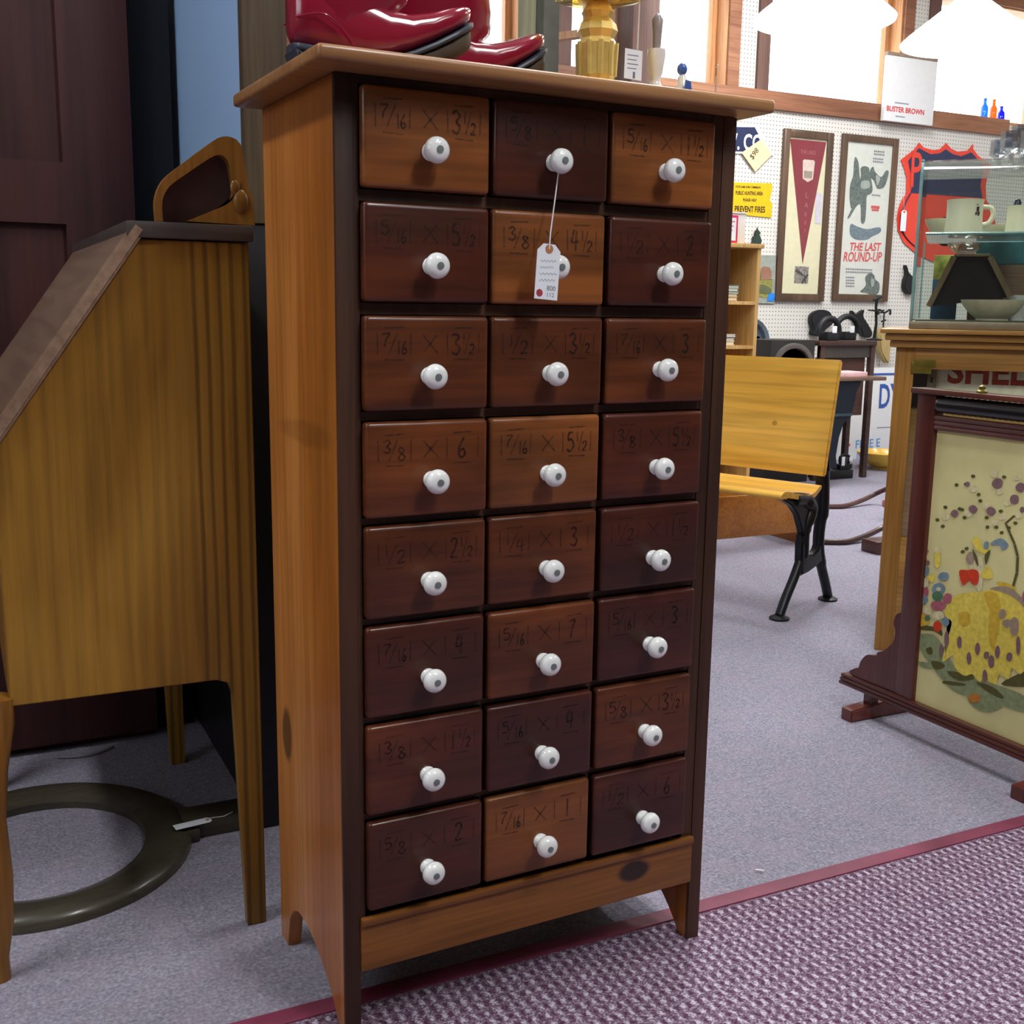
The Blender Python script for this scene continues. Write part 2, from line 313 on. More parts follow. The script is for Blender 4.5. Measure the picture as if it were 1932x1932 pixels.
for k, (a, b) in enumerate(OP):
    w = struct(thing('window_%d' % (k+1), 'x', 'x', ((a+b)/2, WY, zb)))
    for q in ('label', 'category'): del w[q]
    B().box(a, b, WY+.13, WY+.136, zb, zt).build('pane', M_pane, w)
    fr = B().box(b-.012, b, WY, WY+.15, zb-.02, zt).box(a, a+.012, WY, WY+.15, zb-.02, zt).box(a, b, WY, WY+.15, zt-.012, zt).box(a, b, WY-.0, WY+.15, zb-.02, zb)
    fr.box(b-.05, b-.012, WY+.10, WY+.145, zb, zt).box(a+.012, a+.05, WY+.10, WY+.145, zb, zt)
    fr.build('window_jamb', M_fir, w)
    B().box(b, b+.085, WY-.022, WY, zb+.012, zt+.10).box(a-.002, b+.085, WY-.022, WY, zt, zt+.10).build('window_casing', M_trim, w)
    B().box(a-.09, a, WY-.022, WY, zb+.012, zt+.10).build('window_casing', M_post, w)
LW = (-.9, 1.3, 1.7, 2.6)
wl = B().box(X0-.1, X0, Y0, LW[0], 0, CZ).box(X0-.1, X0, LW[1], WY+.25, 0, CZ).box(X0-.1, X0, LW[0], LW[1], 0, LW[2]).box(X0-.1, X0, LW[0], LW[1], LW[3], CZ)
struct(wl.build('wall_left', mat('taupe_wall_paint', (120, 112, 104), .85)))
w = bpy.data.objects.new('window_9', None); COL.objects.link(w); w.location = (X0, 0, LW[2]); w['_org'] = (X0, 0, LW[2]); struct(w)  # unseen window, added with its wall opening to brighten left-facing surfaces
B().box(X0-.05, X0-.045, LW[0], LW[1], LW[2], LW[3]).build('pane', M_pane, w)
B().box(X0-.08, X0+.01, LW[0], LW[0]+.05, LW[2], LW[3]).box(X0-.08, X0+.01, LW[1]-.05, LW[1], LW[2], LW[3]).box(X0-.08, X0+.01, LW[0]+.05, LW[1]-.05, LW[3]-.05, LW[3]).box(X0-.08, X0+.01, LW[0]+.05, LW[1]-.05, LW[2], LW[2]+.05).build('window_frame', M_fir, w)
struct(B().box(X1, X1+.1, Y0, WY+.25, 0, CZ).build('wall_right', M_plaster))
struct(B().box(X0, X1, Y0-.1, Y0, 0, CZ).build('wall_front', mat('brown_panelling', (92, 76, 64), .7)))
struct(B().box(X0, X1, WY-.02, WY, 0, .09).build('baseboard_back', M_post))
# fluorescent fixtures
M_tube = emis('fluorescent_diffuser', (255, 250, 240), 6); M_enamel = mat('white_enamel', (225, 225, 220), .4)
for i, (x, y, p) in enumerate(FIX):
    t = thing('ceiling_light', 'long white fluorescent ceiling fixture above the shop floor', 'ceiling light', (x, y, CZ-.08), group='fluorescent ceiling fixtures')
    B().box(x-.17, x+.17, y-.65, y+.65, CZ-.06, CZ, bev=.01).build('housing', M_enamel, t)
    B().box(x-.14, x+.14, y-.6, y+.6, CZ-.09, CZ-.06, bev=.01).build('diffuser', M_tube, t)
# ================================================================== THE CHEST OF DRAWERS
CX, CY, PH, W, D, HS, ZT = 0.424, 1.3474, 0.031, .598, .3052, 1.2715, 1.2894
knot = [((.0, .25, .36), (.03, .026, .045), .75), ((.0, .14, .83), (.03, .12, .018), .25)]
M_side = wood('amber_pine_side', (140, 80, 28), (208, 140, 74), 'z', scale=9, rough=.34, coat=.3, c3=(176, 106, 44), patch=3.2, lines=.3, spots=knot)
M_top = wood('chest_top_wood', (130, 88, 52), (174, 130, 86), 'x', rough=.38, coat=.2, c3=(152, 108, 68))
M_frame = wood('dark_frame_wood', (40, 24, 17), (84, 54, 36), 'z', rough=.5, coat=.05)
M_rail = wood('base_rail_wood', (98, 58, 20), (150, 96, 42), 'x', scale=18, rough=.42, coat=.15, spots=[((.466, -.006, .148), (.03, .03, .018), .95)])
DR = {'a': wood('drawer_warm_brown', (92, 52, 24), (158, 94, 44), 'x', scale=11, rough=.38, coat=.24, lines=.35, c3=(122, 70, 32), patch=11),
      'b': wood('drawer_mid_brown', (66, 31, 16), (120, 64, 29), 'x', scale=11, rough=.38, coat=.24, lines=.35, c3=(90, 45, 20), patch=11),
      'c': wood('drawer_red_brown', (58, 27, 14), (102, 50, 24), 'x', scale=11, rough=.38, coat=.24, lines=.35, c3=(76, 34, 20), patch=11),
      'd': wood('drawer_dark_red', (52, 24, 13), (86, 40, 21), 'x', scale=11, rough=.38, coat=.24, lines=.35, c3=(64, 28, 20), patch=11)}
chest = thing('chest_of_drawers', 'tall narrow wooden chest of 24 small drawers with white porcelain knobs', 'chest of drawers', (CX, CY, 0), local=True, rotz=PH)
arch = [(0, 0), (.022, 0)]+[(p[0], p[1]) for p in spline([(.022, 0, 0), (.05, .032, 0), (.085, .058, 0), (.13, .078, 0), (.18, .088, 0), (.22, .084, 0), (.25, .060, 0), (.262, .024, 0), (.268, 0, 0)], 5, False)]+[(D, 0), (D, HS), (0, HS)]
for x0 in (0, W-.021):
    B().prism([(p[0], p[1]) for p in arch], 'x', x0, x0+.021, bev=.0015).build('side_panel', M_side, chest)
B().box(-.0383, W+.024, -.0577, D+.012, HS, ZT, bev=.006, seg=3).build('top_board', M_top, chest)
B().box(.021, W-.021, D-.012, D-.004, .12, HS).build('back_panel', M_frame, chest)
B().box(.021, W-.021, .012, D-.012, .16, .172).build('bottom_board', M_frame, chest)
cols = [.0303, .2007, .2057, .3768, .3837, .5547]; rows = [1.2592, 1.1245, .9885, .8566, .7229, .5904, .4562, .3206]
DH = [.1185, .1195, .1185, .1225, .1215, .1235, .125, .127]
fr = B().box(-.001, .0215, -.003, .004, 0.0, HS-.001, bev=.001).box(W-.0215, W+.001, -.003, .004, 0, HS-.001, bev=.001)   # dark front edges
fr.box(.0215, .0295, -.001, .02, .16, HS-.001).box(W-.041, W-.0215, -.001, .02, .16, HS-.001).box(.0295, W-.041, .0, .02, 1.261, HS-.001)
for i in range(7): fr.box(.0295, W-.041, .001, .02, rows[i+1]+.0012, rows[i]-DH[i]-.0012)
for a, b in ((1, 2), (3, 4)): fr.box(cols[a]+.0008, cols[b]-.0008, .002, .02, .19, 1.262)
fr.build('face_frame', M_frame, chest)
B().box(.0215, W-.0215, -.006, .012, .104, .176, bev=.002).box(.0215, W-.0215, -.011, .0, .172, .183, bev=.003).build('base_rail', M_rail, chest)
M_porc = mat('white_porcelain', (236, 240, 238), .12, noise=.01, coat=.6); M_screw = mat('steel_screw', (120, 130, 130), .45, .3)
kb = B().lathe([(.0001, 0), (.0105, 0), (.0112, .003), (.0085, .007), (.0078, .011), (.0105, .0145), (.0150, .0185), (.0162, .0225), (.0150, .0275), (.0115, .0308), (.0062, .0322), (.0001, .0322)], (0, 0, 0), '-y', 28)
kb.m(1).lathe([(.0001, .0318), (.0044, .0322), (.0044, .0336), (.0001, .0338)], (0, 0, 0), '-y', 16)
knob0 = None
M_ink = ink('faded_marker_ink', (20, 14, 14), .52); M_ink2 = ink('very_faded_marker_ink', (18, 12, 12), .42)
GL = {'0': [[(.5, 1), (.15, .8), (.1, .4), (.3, 0), (.7, .05), (.9, .5), (.8, .85), (.5, 1)]],
      '1': [[(.5, 1), (.5, 0)]], '2': [[(.1, .8), (.35, 1), (.75, .95), (.8, .7), (.5, .35), (.1, .02), (.9, .05)]],
      '3': [[(.1, .9), (.5, 1), (.85, .8), (.45, .55), (.9, .3), (.6, 0), (.1, .1)]],
      '4': [[(.3, 1), (.1, .4), (.9, .45)], [(.7, .95), (.6, 0)]],
      '5': [[(.85, 1), (.25, .97), (.2, .6), (.65, .62), (.9, .3), (.55, 0), (.1, .08)]],
      '6': [[(.7, 1), (.25, .6), (.12, .2), (.45, 0), (.85, .15), (.7, .45), (.2, .3)]],
      '7': [[(.1, .95), (.85, 1), (.45, .5), (.3, 0)]],
      '8': [[(.75, .85), (.4, 1), (.2, .78), (.5, .55), (.85, .25), (.5, 0), (.15, .2), (.5, .55), (.75, .85)]],
      'X': [[(.05, 1), (.95, 0)], [(.9, .95), (.1, .05)]], '/': [[(.9, 1), (.1, 0)]]}
def stroke(b, pts, w, y):
    pts = [Vector((p[0], 0, p[1])) for p in pts]
    for a, c in zip(pts, pts[1:]):
        d = (c-a); n = Vector((-d.z, 0, d.x)).normalized()*w/2; e = d.normalized()*w*.3
        q = [a-e-n, c+e-n, c+e+n, a-e+n]; b.add([(v.x, y, v.z) for v in q], [(0, 1, 2, 3)])
def glyph(b, ch, x, z, w, h, lw, y):
    for st in GL[ch]:
        p = [(x+u*w+random.uniform(-.0006, .0006), z+v*h+random.uniform(-.0006, .0006)) for u, v in st]
        if len(p) > 2: p = [(q.x, q.y) for q in spline([(a, c, 0) for a, c in p], 3, False)]
        stroke(b, p, lw, y)
def number(b, txt, x, z, w, h, y):
    """txt like '3/8' or '5 1/2' in a box of lines"""
    whole, frac = (txt.split(' ')+[''])[:2] if ' ' in txt else (('', txt) if '/' in txt else (txt, ''))
    cx = x
    if whole: glyph(b, whole, cx+(0 if frac else w*.28), z, w*.36, h, .0030, y); cx += w*.40
    if frac:
        n, d = frac.split('/'); fw = w-(cx-x); hh = h*(.62 if not whole else .5)
        glyph(b, n, cx, z+h-hh, fw*.36, hh, .0022, y)
        glyph(b, '/', cx+fw*.22, z, fw*.42, h, .0018, y)
        dw = fw*.42/len(d)
        for i, ch in enumerate(d): glyph(b, ch, cx+fw*.58+i*dw, z, dw*.9, hh, .0022, y)
    stroke(b, [(x+w*.12, z+h+.0065), (x+w*.85, z+h+.0075)], .0018, y); stroke(b, [(x+w*.12, z-.0065), (x+w*.85, z-.007)], .0018, y)
    stroke(b, [(x-.006, z+h), (x-.0055, z)], .0017, y); stroke(b, [(x+w+.005, z+h), (x+w+.0045, z)], .0015, y)
TXT = [['7/16', '3 1/2'], ['5/8', '1'], ['5/16', '1 1/2'], ['5/16', '5 1/2'], ['3/8', '4 1/2'], ['1/2', '2'], ['7/16', '3 1/2'], ['1/2', '3 1/2'], ['7/16', '3'],
       ['3/8', '6'], ['7/16', '5 1/2'], ['3/8', '5 1/2'], ['1/2', '2 1/2'], ['1/4', '3'], ['1/2', '1 1/2'], ['7/16', '4'], ['5/16', '7'], ['5/16', '3'],
       ['3/8', '1 1/2'], ['5/16', '4'], ['5/8', '3 1/2'], ['5/8', '2'], ['7/16', '1'], ['1/2', '6']]
KIND = 'acacadbbbbacbbdcbccdbdac'
KIND = 'adacadbbbbacbbdcbdcdbcad'
FAINT = {3, 5, 12, 14, 18, 21, 23}
for i in range(8):
    for j in range(3):
        k = i*3+j; x0, x1 = cols[2*j], cols[2*j+1]; z1 = rows[i]; z0 = z1-DH[i]
        jx, jz, jy = random.uniform(-.0008, .0008), random.uniform(-.001, .001), random.uniform(-.002, .001)
        yf = -.014+jy
        b = B().box(x0, x1, yf, .002, z0, z1, bev=.0065, seg=3).box(x0+.008, x1-.008, .002, .26, z0+.008, z1-.012)
        d = b.build('drawer', DR[KIND[k]], chest); d.rotation_euler = (0, random.uniform(-.004, .004)*0, 0)
        if knob0 is None: knob0 = kb.build('knob', [M_porc, M_screw], d, loc=(0, 0, 0)); kn = knob0
        else: kn = knob0.copy(); COL.objects.link(kn); kn.parent = d
        kn.location = (x0+.0865+random.uniform(-.002, .002), yf, z0+.047+random.uniform(-.003, .003))
        mk = B(); zz = z0+DH[i]*.60; hh = .026
        number(mk, TXT[k][0], x0+.022, zz, .034, hh, yf-.0003)
        glyph(mk, 'X', x0+.077, zz+.002, .022, .022, .0021, yf-.0003)
        number(mk, TXT[k][1], x0+.117, zz, .034, hh, yf-.0003)
        mk.build('size_marking', M_ink2 if k in FAINT else M_ink, d)
# price tag hanging from a knob
def c2w(lx, ly, z): return Matrix.Rotation(PH, 3, 'Z') @ Vector((lx, ly, 0)) + Vector((CX, CY, z))
M_paper = mat('tag_paper', (232, 238, 246), .8, noise=.01); M_string = mat('cotton_string', (220, 222, 228), .9)
M_ring = mat('tag_reinforcement', (176, 120, 78), .8); M_print = mat('grey_print', (120, 124, 136), .8); M_redp = mat('red_print', (214, 90, 104), .8); M_hole = mat('dark_hole', (40, 22, 18), .9)
def price_tag(name, label, M4, w, h, s_pts, group=None):
    """tag local: x right, y up, origin at the hole; s_pts world points of the string"""
    t = thing(name, label, 'price tag', tuple(M4.translation), group=group)
    c = w*.25; top = h*.09
    pts = [(-w/2+c, top), (w/2-c, top), (w/2, top-c), (w/2, top-h), (-w/2, top-h), (-w/2, top-c)]
    B().prism(pts, 'z', -.0004, .0004, T=M4).build('card', M_paper, t)
    B().lathe([(w*.06, .0005), (w*.17, .0005), (w*.17, .0007), (w*.06, .0007)], n=20, T=M4).build('reinforcement_ring', M_ring, t)
    B().lathe([(.0001, .0006), (w*.07, .0006)], n=14, T=M4).build('hole', M_hole, t)
    B().tube(s_pts, .0009, 6).build('string', M_string, t)
    return t
kw = c2w(cols[2]+.086, -.030, rows[0]-DH[0]+.047)
hp = PY(1036, 470, kw.y-.020); ang = .07
TM = Matrix.Translation(hp) @ Matrix.Rotation(PH, 4, 'Z') @ Matrix.Rotation(ang, 4, 'Y') @ Matrix.Rotation(math.pi/2-.02, 4, 'X')
kl = c2w(cols[2]+.086, -.025, rows[0]-DH[0]+.040)
tg = price_tag('price_tag', 'white paper price tag hanging on a string from the top middle drawer knob', TM, .034, .070,
     [c2w(cols[2]+.079, -.024, rows[0]-DH[0]+.0385), kl, (kl.x+.0015, kl.y-.002, kl.z-.008), (hp.x+.001, hp.y-.001, hp.z+.02), (hp.x, hp.y-.0006, hp.z)])
wr = B()
for q, (yy, ln) in enumerate(((-.016, .024), (-.024, .02), (-.032, .026), (-.040, .024))):
    z = [(-.012+ln*u/14, yy+.0015*math.sin(u*2.1+q)+.0005*u/4) for u in range(15)]
    for a, c in zip(z, z[1:]):
        n = .00035; wr.add([(a[0], a[1]-n, .0006), (c[0], c[1]-n, .0006), (c[0], c[1]+n, .0006), (a[0], a[1]+n, .0006)], [(0, 1, 2, 3)], TM)
wr.m(1).lathe([(.0001, .0006), (.0048, .0006)], (-.010, -.056, 0), n=18, T=TM)
wr.m(0).text('800', .009, TM @ Matrix.Translation((0, -.052, .0005)), ext=.0001).text('112', .008, TM @ Matrix.Translation((0, -.060, .0005)), ext=.0001)
wr.build('writing', [M_print, M_redp], tg)
# ------------------------------------------------------------------ things on the chest top
M_leather = mat('oxblood_leather', (138, 22, 48), .16, noise=.08, nscale=12, coat=.7); M_sole = mat('boot_sole_rubber', (52, 58, 72), .45); M_under = mat('worn_sole_leather', (66, 52, 34), .7, noise=.15)
def boot(label, M4, shaft):
    """local: x heel->toe (0..1 scaled), y width, z up"""
    t = thing('ankle_boot', label, 'boot', tuple(M4.translation), group='pair of glossy red leather boots'); Ln = .232
    def ring(x, zl, zh, w, n=20, e=.72):
        out = []
        for k in range(n):
            a = 2*math.pi*k/n; c, s = math.cos(a), math.sin(a)
            out.append((x, w/2*math.copysign(abs(c)**e, c), (zl+zh)/2+(zh-zl)/2*math.copysign(abs(s)**e, s)))
        return out
    def solez(u): return .010*max(0, 1-u/.3) if u < .3 else .062*((u-.42)/.58)**1.45 if u > .42 else 0
    S = [(0.0, .030, .010, .070), (.02, .046, .004, .085), (.10, .060, .0, .095), (.25, .062, .0, .092), (.38, .066, .0, .078), (.50, .076, .0, .062), (.62, .084, .0, .048), (.74, .085, .0, .040), (.85, .082, .0, .034), (.93, .072, .0, .028), (.98, .052, .001, .022), (1.0, .026, .004, .014)]
    up = B().loft([ring(u*Ln, solez(u)+.006+a, solez(u)+.006+h, w) for u, w, a, h in S], M4)
    if shaft:
        sh = []
        for z, cx, lx, wy in ((.030, .060, .052, .028), (.058, .066, .062, .033), (.080, .076, .076, .040), (.105, .078, .078, .044), (.16, .076, .072, .046), (.20, .072, .068, .046), (.235, .070, .068, .048)):
            sh.append([(cx+lx*math.cos(2*math.pi*k/24), wy*math.sin(2*math.pi*k/24), z+(.012*math.cos(2*math.pi*k/24) if z > .23 else 0)) for k in range(24)])
        up.loft(sh, M4)
    o = up.build('upper', M_leather, t, sharp=1.4)
    s = B().loft([ring(u*Ln*1.015, solez(u)-.001, solez(u)+.009, w*1.08, e=.5) for u, w, a, h in S], M4); s.build('sole', M_sole, t)
    s = B()
    P = [(u*Ln*1.0, solez(u)-.0035) for u, _, _, _ in S if u > .4]
    s.loft([ring(u*Ln*1.005, solez(u)-min(.026, solez(u)*.8), solez(u)+.002, w*.99, e=.6) for u, w, a, h in S if u > .4], M4); s.build('outsole', M_under, t)
    B().prism([(0.004, 0), (.058, 0), (.062, .006), (.0, .010)], 'y', -.026, .026, bev=.003, T=M4).build('heel', M_sole, t)
    B().tube([(.004+.0*z, 0, z) for z in (.04, .08)], .002, T=M4).tube(spline([(.0, .022, .045), (.03, .034, .05), (.055, .036, .035), (.07, .036, .015)], 4, False), .0013, T=M4).tube(spline([(.0, -.024, .045), (.03, -.036, .05), (.055, -.036, .035), (.07, -.036, .015)], 4, False), .0013, T=M4).build('seam', M_leather, t)
    return t
boot('glossy dark red leather boot at the front left corner of the chest top', R3(0, 0, .02, (.388, 1.405, ZT)), True)
boot('second glossy dark red boot, behind and further right, toe pointing past the first', R3(0, -.045, .02, (.555, 1.515, ZT-.002)), True)
M_gold = mat('polished_brass', (246, 218, 132), .28, .55, noise=.04, nscale=60, coat=.6); M_amber = thin_glass('amber_glass', (1, .86, .45), .25)
lc = PY(1125, 140, 1.50); lx, ly = lc.x, 1.50
t = thing('pedestal_lamp', 'polished brass pedestal lamp base with wide amber glass bowl on chest top', 'lamp', (lx, ly, ZT))
fl = lambda r, z: (r, z+ZT)
B().lathe([fl(.0001, 0), fl(.046, 0), fl(.060, .004), fl(.056, .010), fl(.040, .016), fl(.026, .022), fl(.0001, .024)], (lx, ly, 0), n=32).build('base', M_gold, t)
B().lathe([fl(.022, .02), fl(.027, .03), fl(.024, .038), fl(.027, .045), fl(.0265, .075), fl(.029, .088), fl(.024, .096), fl(.030, .106), fl(.027, .116), fl(.019, .124), fl(.024, .132), fl(.016, .145)], (lx, ly, 0), n=10).build('stem', M_gold, t, sharp=.2)
for k in range(10):
    a = 2*math.pi*k/10
    B().tube([(lx+.026*math.cos(a), ly+.026*math.sin(a), ZT+.044), (lx+.028*math.cos(a), ly+.028*math.sin(a), ZT+.09)], .004, 6).build('column_rib', M_gold, t)
B().lathe([fl(.012, .142), fl(.04, .146), fl(.066, .153), fl(.074, .170), fl(.071, .170), fl(.062, .156), fl(.035, .150), fl(.010, .147)], (lx, ly, 0), n=40).build('bowl', M_amber, t)
B().lathe([fl(.0001, .148), fl(.030, .149), fl(.034, .158), fl(.034, .22), fl(.02, .235), fl(.0001, .236)], (lx, ly, 0), n=24).build('collar', M_gold, t)
tp = PY(1196, 93, 1.47); T2 = R3(math.pi/2, 0, PH, tp)
w = B().prism([(-.0150, 0), (.0150, -.001), (.0145, -.042), (-.0155, -.041)], 'z', -.0004, .0004, T=T2)
t = thing('price_tag', 'small white printed card hanging on a string beside the brass lamp', 'price tag', tuple(tp))
w.build('card', M_paper, t); B().tube([(tp.x+.006, tp.y, tp.z), PY(1207, 0, 1.47), PY(1208, -25, 1.48)], .0008, 6).build('string', M_string, t)
w = B()
for q in range(4): w.box(-.011, .008-.003*(q % 2), -.008-.006*q-.0012, -.008-.006*q, .0005, .0006, T=T2)
w.box(-.001, .003, -.040, -.031, .0005, .0006, T=T2).build('writing', M_print, t)
M_china = mat('white_china', (235, 232, 226), .25, noise=.01, coat=.4); M_blue = mat('cobalt_glaze', (70, 104, 178), .25, coat=.4)
p = PY(1237, 150, 1.52); zz = ZT
b = B().lathe([(.0001, 0), (.018, 0), (.0215, .020), (.020, .032), (.0085, .048), (.0065, .054), (.010, .064), (.0140, .090), (.0135, .098), (.0001, .098)], (p.x, 1.52, ZT), n=24)
t = thing('china_bell', 'small white china hand bell to the right of the brass lamp', 'bell', (p.x, 1.52, ZT)); b.build('body', M_china, t)
B().lathe([(.006, .0975), (.007, .12), (.009, .14), (.004, .148), (.0001, .15)], (p.x, 1.52, ZT), n=16).build('handle', mat('grey_figure_glaze', (150, 142, 140), .3), t)
p = PY(1287, 160, 1.50)
t = thing('figurine', 'tiny blue and white porcelain figurine near the right end of the chest top', 'figurine', (p.x, 1.5, ZT))
B().lathe([(.0001, 0), (.016, 0), (.015, .024), (.008, .045), (.007, .058), (.004, .062), (.0001, .062)], (p.x, 1.5, ZT), n=18).build('body', M_china, t)
B().prism([(-.004, 0), (.004, -.002), (.008, -.022), (-.007, -.020)], 'y', -.017, -.0145, T=Matrix.Translation((p.x, 1.5, ZT+.052))).build('apron', M_blue, t)
B().sphere((p.x-.001, 1.5, ZT+.070), .0080, sz=1.15).build('head', M_blue, t)
p = PY(1350, 165, 1.41)
tag(B().lathe([(.0001, 0), (.007, 0), (.0065, .004), (.002, .012), (.0018, .055), (.003, .059), (.0001, .063)], (p.x, 1.41, ZT), n=14).build('glass_stopper', thin_glass('clear_glass', (.93, .95, .95), .15), loc=(p.x, 1.41, ZT)), 'slender clear glass stopper standing at the right end of the chest top', 'stopper')
# ================================================================== LEFT SIDE
M_oak = wood('golden_oak', (118, 82, 22), (172, 132, 54), 'z', scale=10, rough=.45, coat=.1, c3=(148, 108, 36), patch=4, lines=.3, stripe=(0, .105, .5, (58, 36, 10)))
M_oak2 = wood('golden_oak_plain', (112, 74, 22), (160, 112, 48), 'z', scale=14, rough=.38, coat=.3, c3=(136, 92, 34))
M_lid = wood('walnut_lid', (126, 102, 84), (172, 146, 124), 'y', scale=9, rough=.22, coat=.5); M_dk = wood('dark_mahogany', (44, 22, 24), (78, 42, 40), 'z', scale=8, rough=.45, coat=.2)
M_black = mat('black_lacquer', (10, 10, 14), .5, noise=.1); M_dtop = wood('dark_oak_top', (58, 54, 52), (86, 80, 76), 'x', rough=.35, coat=.4)
t = thing('slant_front_desk', 'oak slant-front desk seen from its side, left of the drawer chest', 'desk', (.2, 1.7, 0))
def dside(y):
    pts = [(.040, .425), (.334, .425)]+[(.352, .418), (.359, .398)]+[(.372, 0), (.402, 0), (.402, 1.088), (.243, 1.088), (.040, .80)]
    return B().prism([(p[0], p[1]) for p in pts], 'y', y, y+.022, bev=.0015)
dside(1.70).build('side_panel', M_oak, t)
dside(2.42).build('side_panel', M_oak, t)
B().box(.385, .400, 1.722, 2.42, .40, 1.088).build('back_panel', M_oak2, t)
B().box(.05, .385, 1.722, 2.42, .425, .44).build('bottom_board', M_oak2, t)
B().box(.04, .055, 1.722, 2.42, .425, .80).build('front_panel', M_oak2, t)
B().box(.228, .408, 1.688, 2.454, 1.090, 1.113, bev=.004).build('top_board', M_dtop, t)
v = Vector((.062-.236, 0, .852-1.112)); n_ = Vector((-v.z, 0, v.x)).normalized()
a, c = Vector((.240, 0, 1.113)), Vector((-.006, 0, .762))
q = (c-a).normalized(); nn = Vector((q.z, 0, -q.x));
if nn.z > 0: nn = -nn
pr_ = [(a.x, a.z), (c.x, c.z), (c.x+nn.x*.020, c.z+nn.z*.020), (a.x+nn.x*.020, a.z+nn.z*.020)]
B().prism(pr_, 'y', 1.686, 2.456, bev=.004).build('slant_lid', M_lid, t)
for y in (1.71, 2.43):   # cabriole front legs
    B().tube([(.024, y, .44), (.018, y, .40), (.006, y, .33), (.004, y, .25), (.012, y, .16), (.012, y, .09), (.004, y, .035), (.002, y, .0)], [.024, .028, .027, .022, .018, .015, .013, .016], 12).build('front_leg', M_oak2, t)
loop_o = [(.272, 1.114), (.272, 1.145), (.284, 1.172), (.312, 1.196), (.345, 1.222), (.366, 1.236), (.384, 1.236), (.395, 1.226), (.400, 1.20), (.403, 1.172), (.410, 1.150), (.412, 1.114)]
loop_i = [(.281, 1.114), (.281, 1.142), (.292, 1.163), (.318, 1.183), (.346, 1.203), (.362, 1.211), (.374, 1.205), (.379, 1.185), (.380, 1.150), (.350, 1.132), (.314, 1.116)]
so = [(p.x, p.y) for p in spline([(x, z, 0) for x, z in loop_o], 4, False)]; si = [(p.x, p.y) for p in spline([(x, z, 0) for x, z in loop_i], 4, False)]
def bracket(y):
    bm = bmesh.new(); n = 44
    def rs(pl):
        L_ = [0]
        for p_, q_ in zip(pl, pl[1:]): L_.append(L_[-1]+math.dist(p_, q_))
        o = []
        for k in range(n):
            s_ = L_[-1]*k/(n-1); i = max(j for j in range(len(L_)) if L_[j] <= s_+1e-9); i = min(i, len(pl)-2); u = (s_-L_[i])/max(1e-9, L_[i+1]-L_[i])
            o.append((pl[i][0]+(pl[i+1][0]-pl[i][0])*u, pl[i][1]+(pl[i+1][1]-pl[i][1])*u))
        return o
    O, I = rs(so), rs(si); vs = [[bm.verts.new((x, yy, z)) for x, z in pl] for pl in (O, I) for yy in (y, y+.02)]
    for k in range(n-1):
        for A, B_ in ((0, 2), (1, 3)): bm.faces.new((vs[A][k], vs[A][k+1], vs[B_][k+1], vs[B_][k]))
        bm.faces.new((vs[0][k], vs[0][k+1], vs[1][k+1], vs[1][k])); bm.faces.new((vs[2][k], vs[2][k+1], vs[3][k+1], vs[3][k]))
    return B().bm(bm)
for y in (1.70,):
    br = bracket(y)
    br.build('gallery_bracket', M_oak2, t)
    B().sphere((.392, y-.001, 1.147), .011, sz=1.6, sy=.5).sphere((.384, y-.001, 1.166), .007, sz=1.6, sy=.5).build('carved_scroll', M_oak2, t)
B().prism([(.276, 1.1135), (.277, 1.145), (.288, 1.168), (.315, 1.190), (.345, 1.213), (.364, 1.224), (.380, 1.218), (.388, 1.19), (.396, 1.1135)], 'y', 1.7205, 1.735).build('gallery_board', mat('dull_plum_board', (74, 56, 56), .6), t)
# wardrobe, black block for the dark gap
t = thing('wardrobe', 'dark mahogany wardrobe with recessed panels at the far left', 'wardrobe', (-.2, 2.72, 0))
wx0, wx1, wy = -.75, .372, 2.60
B().box(wx0, wx1, wy+.03, wy+.5, .0, 2.1).build('carcass', M_dk, t)
dr = B().box(.232, wx1, wy, wy+.03, .02, 2.08).box(wx0, -.45, wy, wy+.03, .02, 2.08).box(-.45, .232, wy, wy+.03, 1.16, 1.285).box(-.45, .232, wy, wy+.03, 1.95, 2.08).box(-.45, .232, wy, wy+.03, .02, .15)
dr.build('door_frame', M_dk, t)
B().box(-.45, .232, wy+.018, wy+.03, 1.285, 1.95).build('door_panel', M_dk, t); B().box(-.45, .232, wy+.018, wy+.03, .15, 1.16).build('door_panel', M_dk, t)
tag(B().box(.376, .468, 2.66, 3.1, 0, 2.15, bev=.004).build('cabinet', M_black, loc=(.42, 2.88, 0)), 'added tall black block standing for the dark gap beside the wardrobe', 'cabinet')  # added block, its black stands for the shade in the gap
# display hutch behind the chest
M_hut = wood('weathered_brown_wood', (66, 54, 40), (98, 82, 62), 'z', rough=.5, coat=.1); M_bluep = mat('pale_blue_paint', (150, 184, 226), .4, noise=.02, nscale=2)
M_cream = wood('cream_painted_wood', (150, 148, 118), (186, 184, 152), 'z', rough=.5, coat=0); M_gl = thin_glass('cabinet_glass', (.95, .98, .96), .06)
hx0, hx1, hy0, hy1 = .478, 1.092, 2.03, 2.96
t = thing('display_hutch', 'open glass-shelved display hutch with brown posts behind the drawer chest', 'display cabinet', (.78, 2.34, 0))
for x0, x1, y0, y1, m in ((hx0, hx0+.078, hy0, hy0+.03, M_hut), (hx1-.035, hx1, hy0, hy0+.05, mat('grey_painted_post', (98, 98, 88), .5)), (hx0, hx0+.04, hy1-.04, hy1, M_hut), (hx1-.04, hx1, hy1-.04, hy1, M_hut)):
    B().box(x0, x1, y0, y1, 1.14, 2.0, bev=.003).build('post', m, t)
B().box(hx1-.065, hx1-.036, hy0+.03, hy0+.05, 1.141, 1.98).build('inner_stile', M_cream, t)
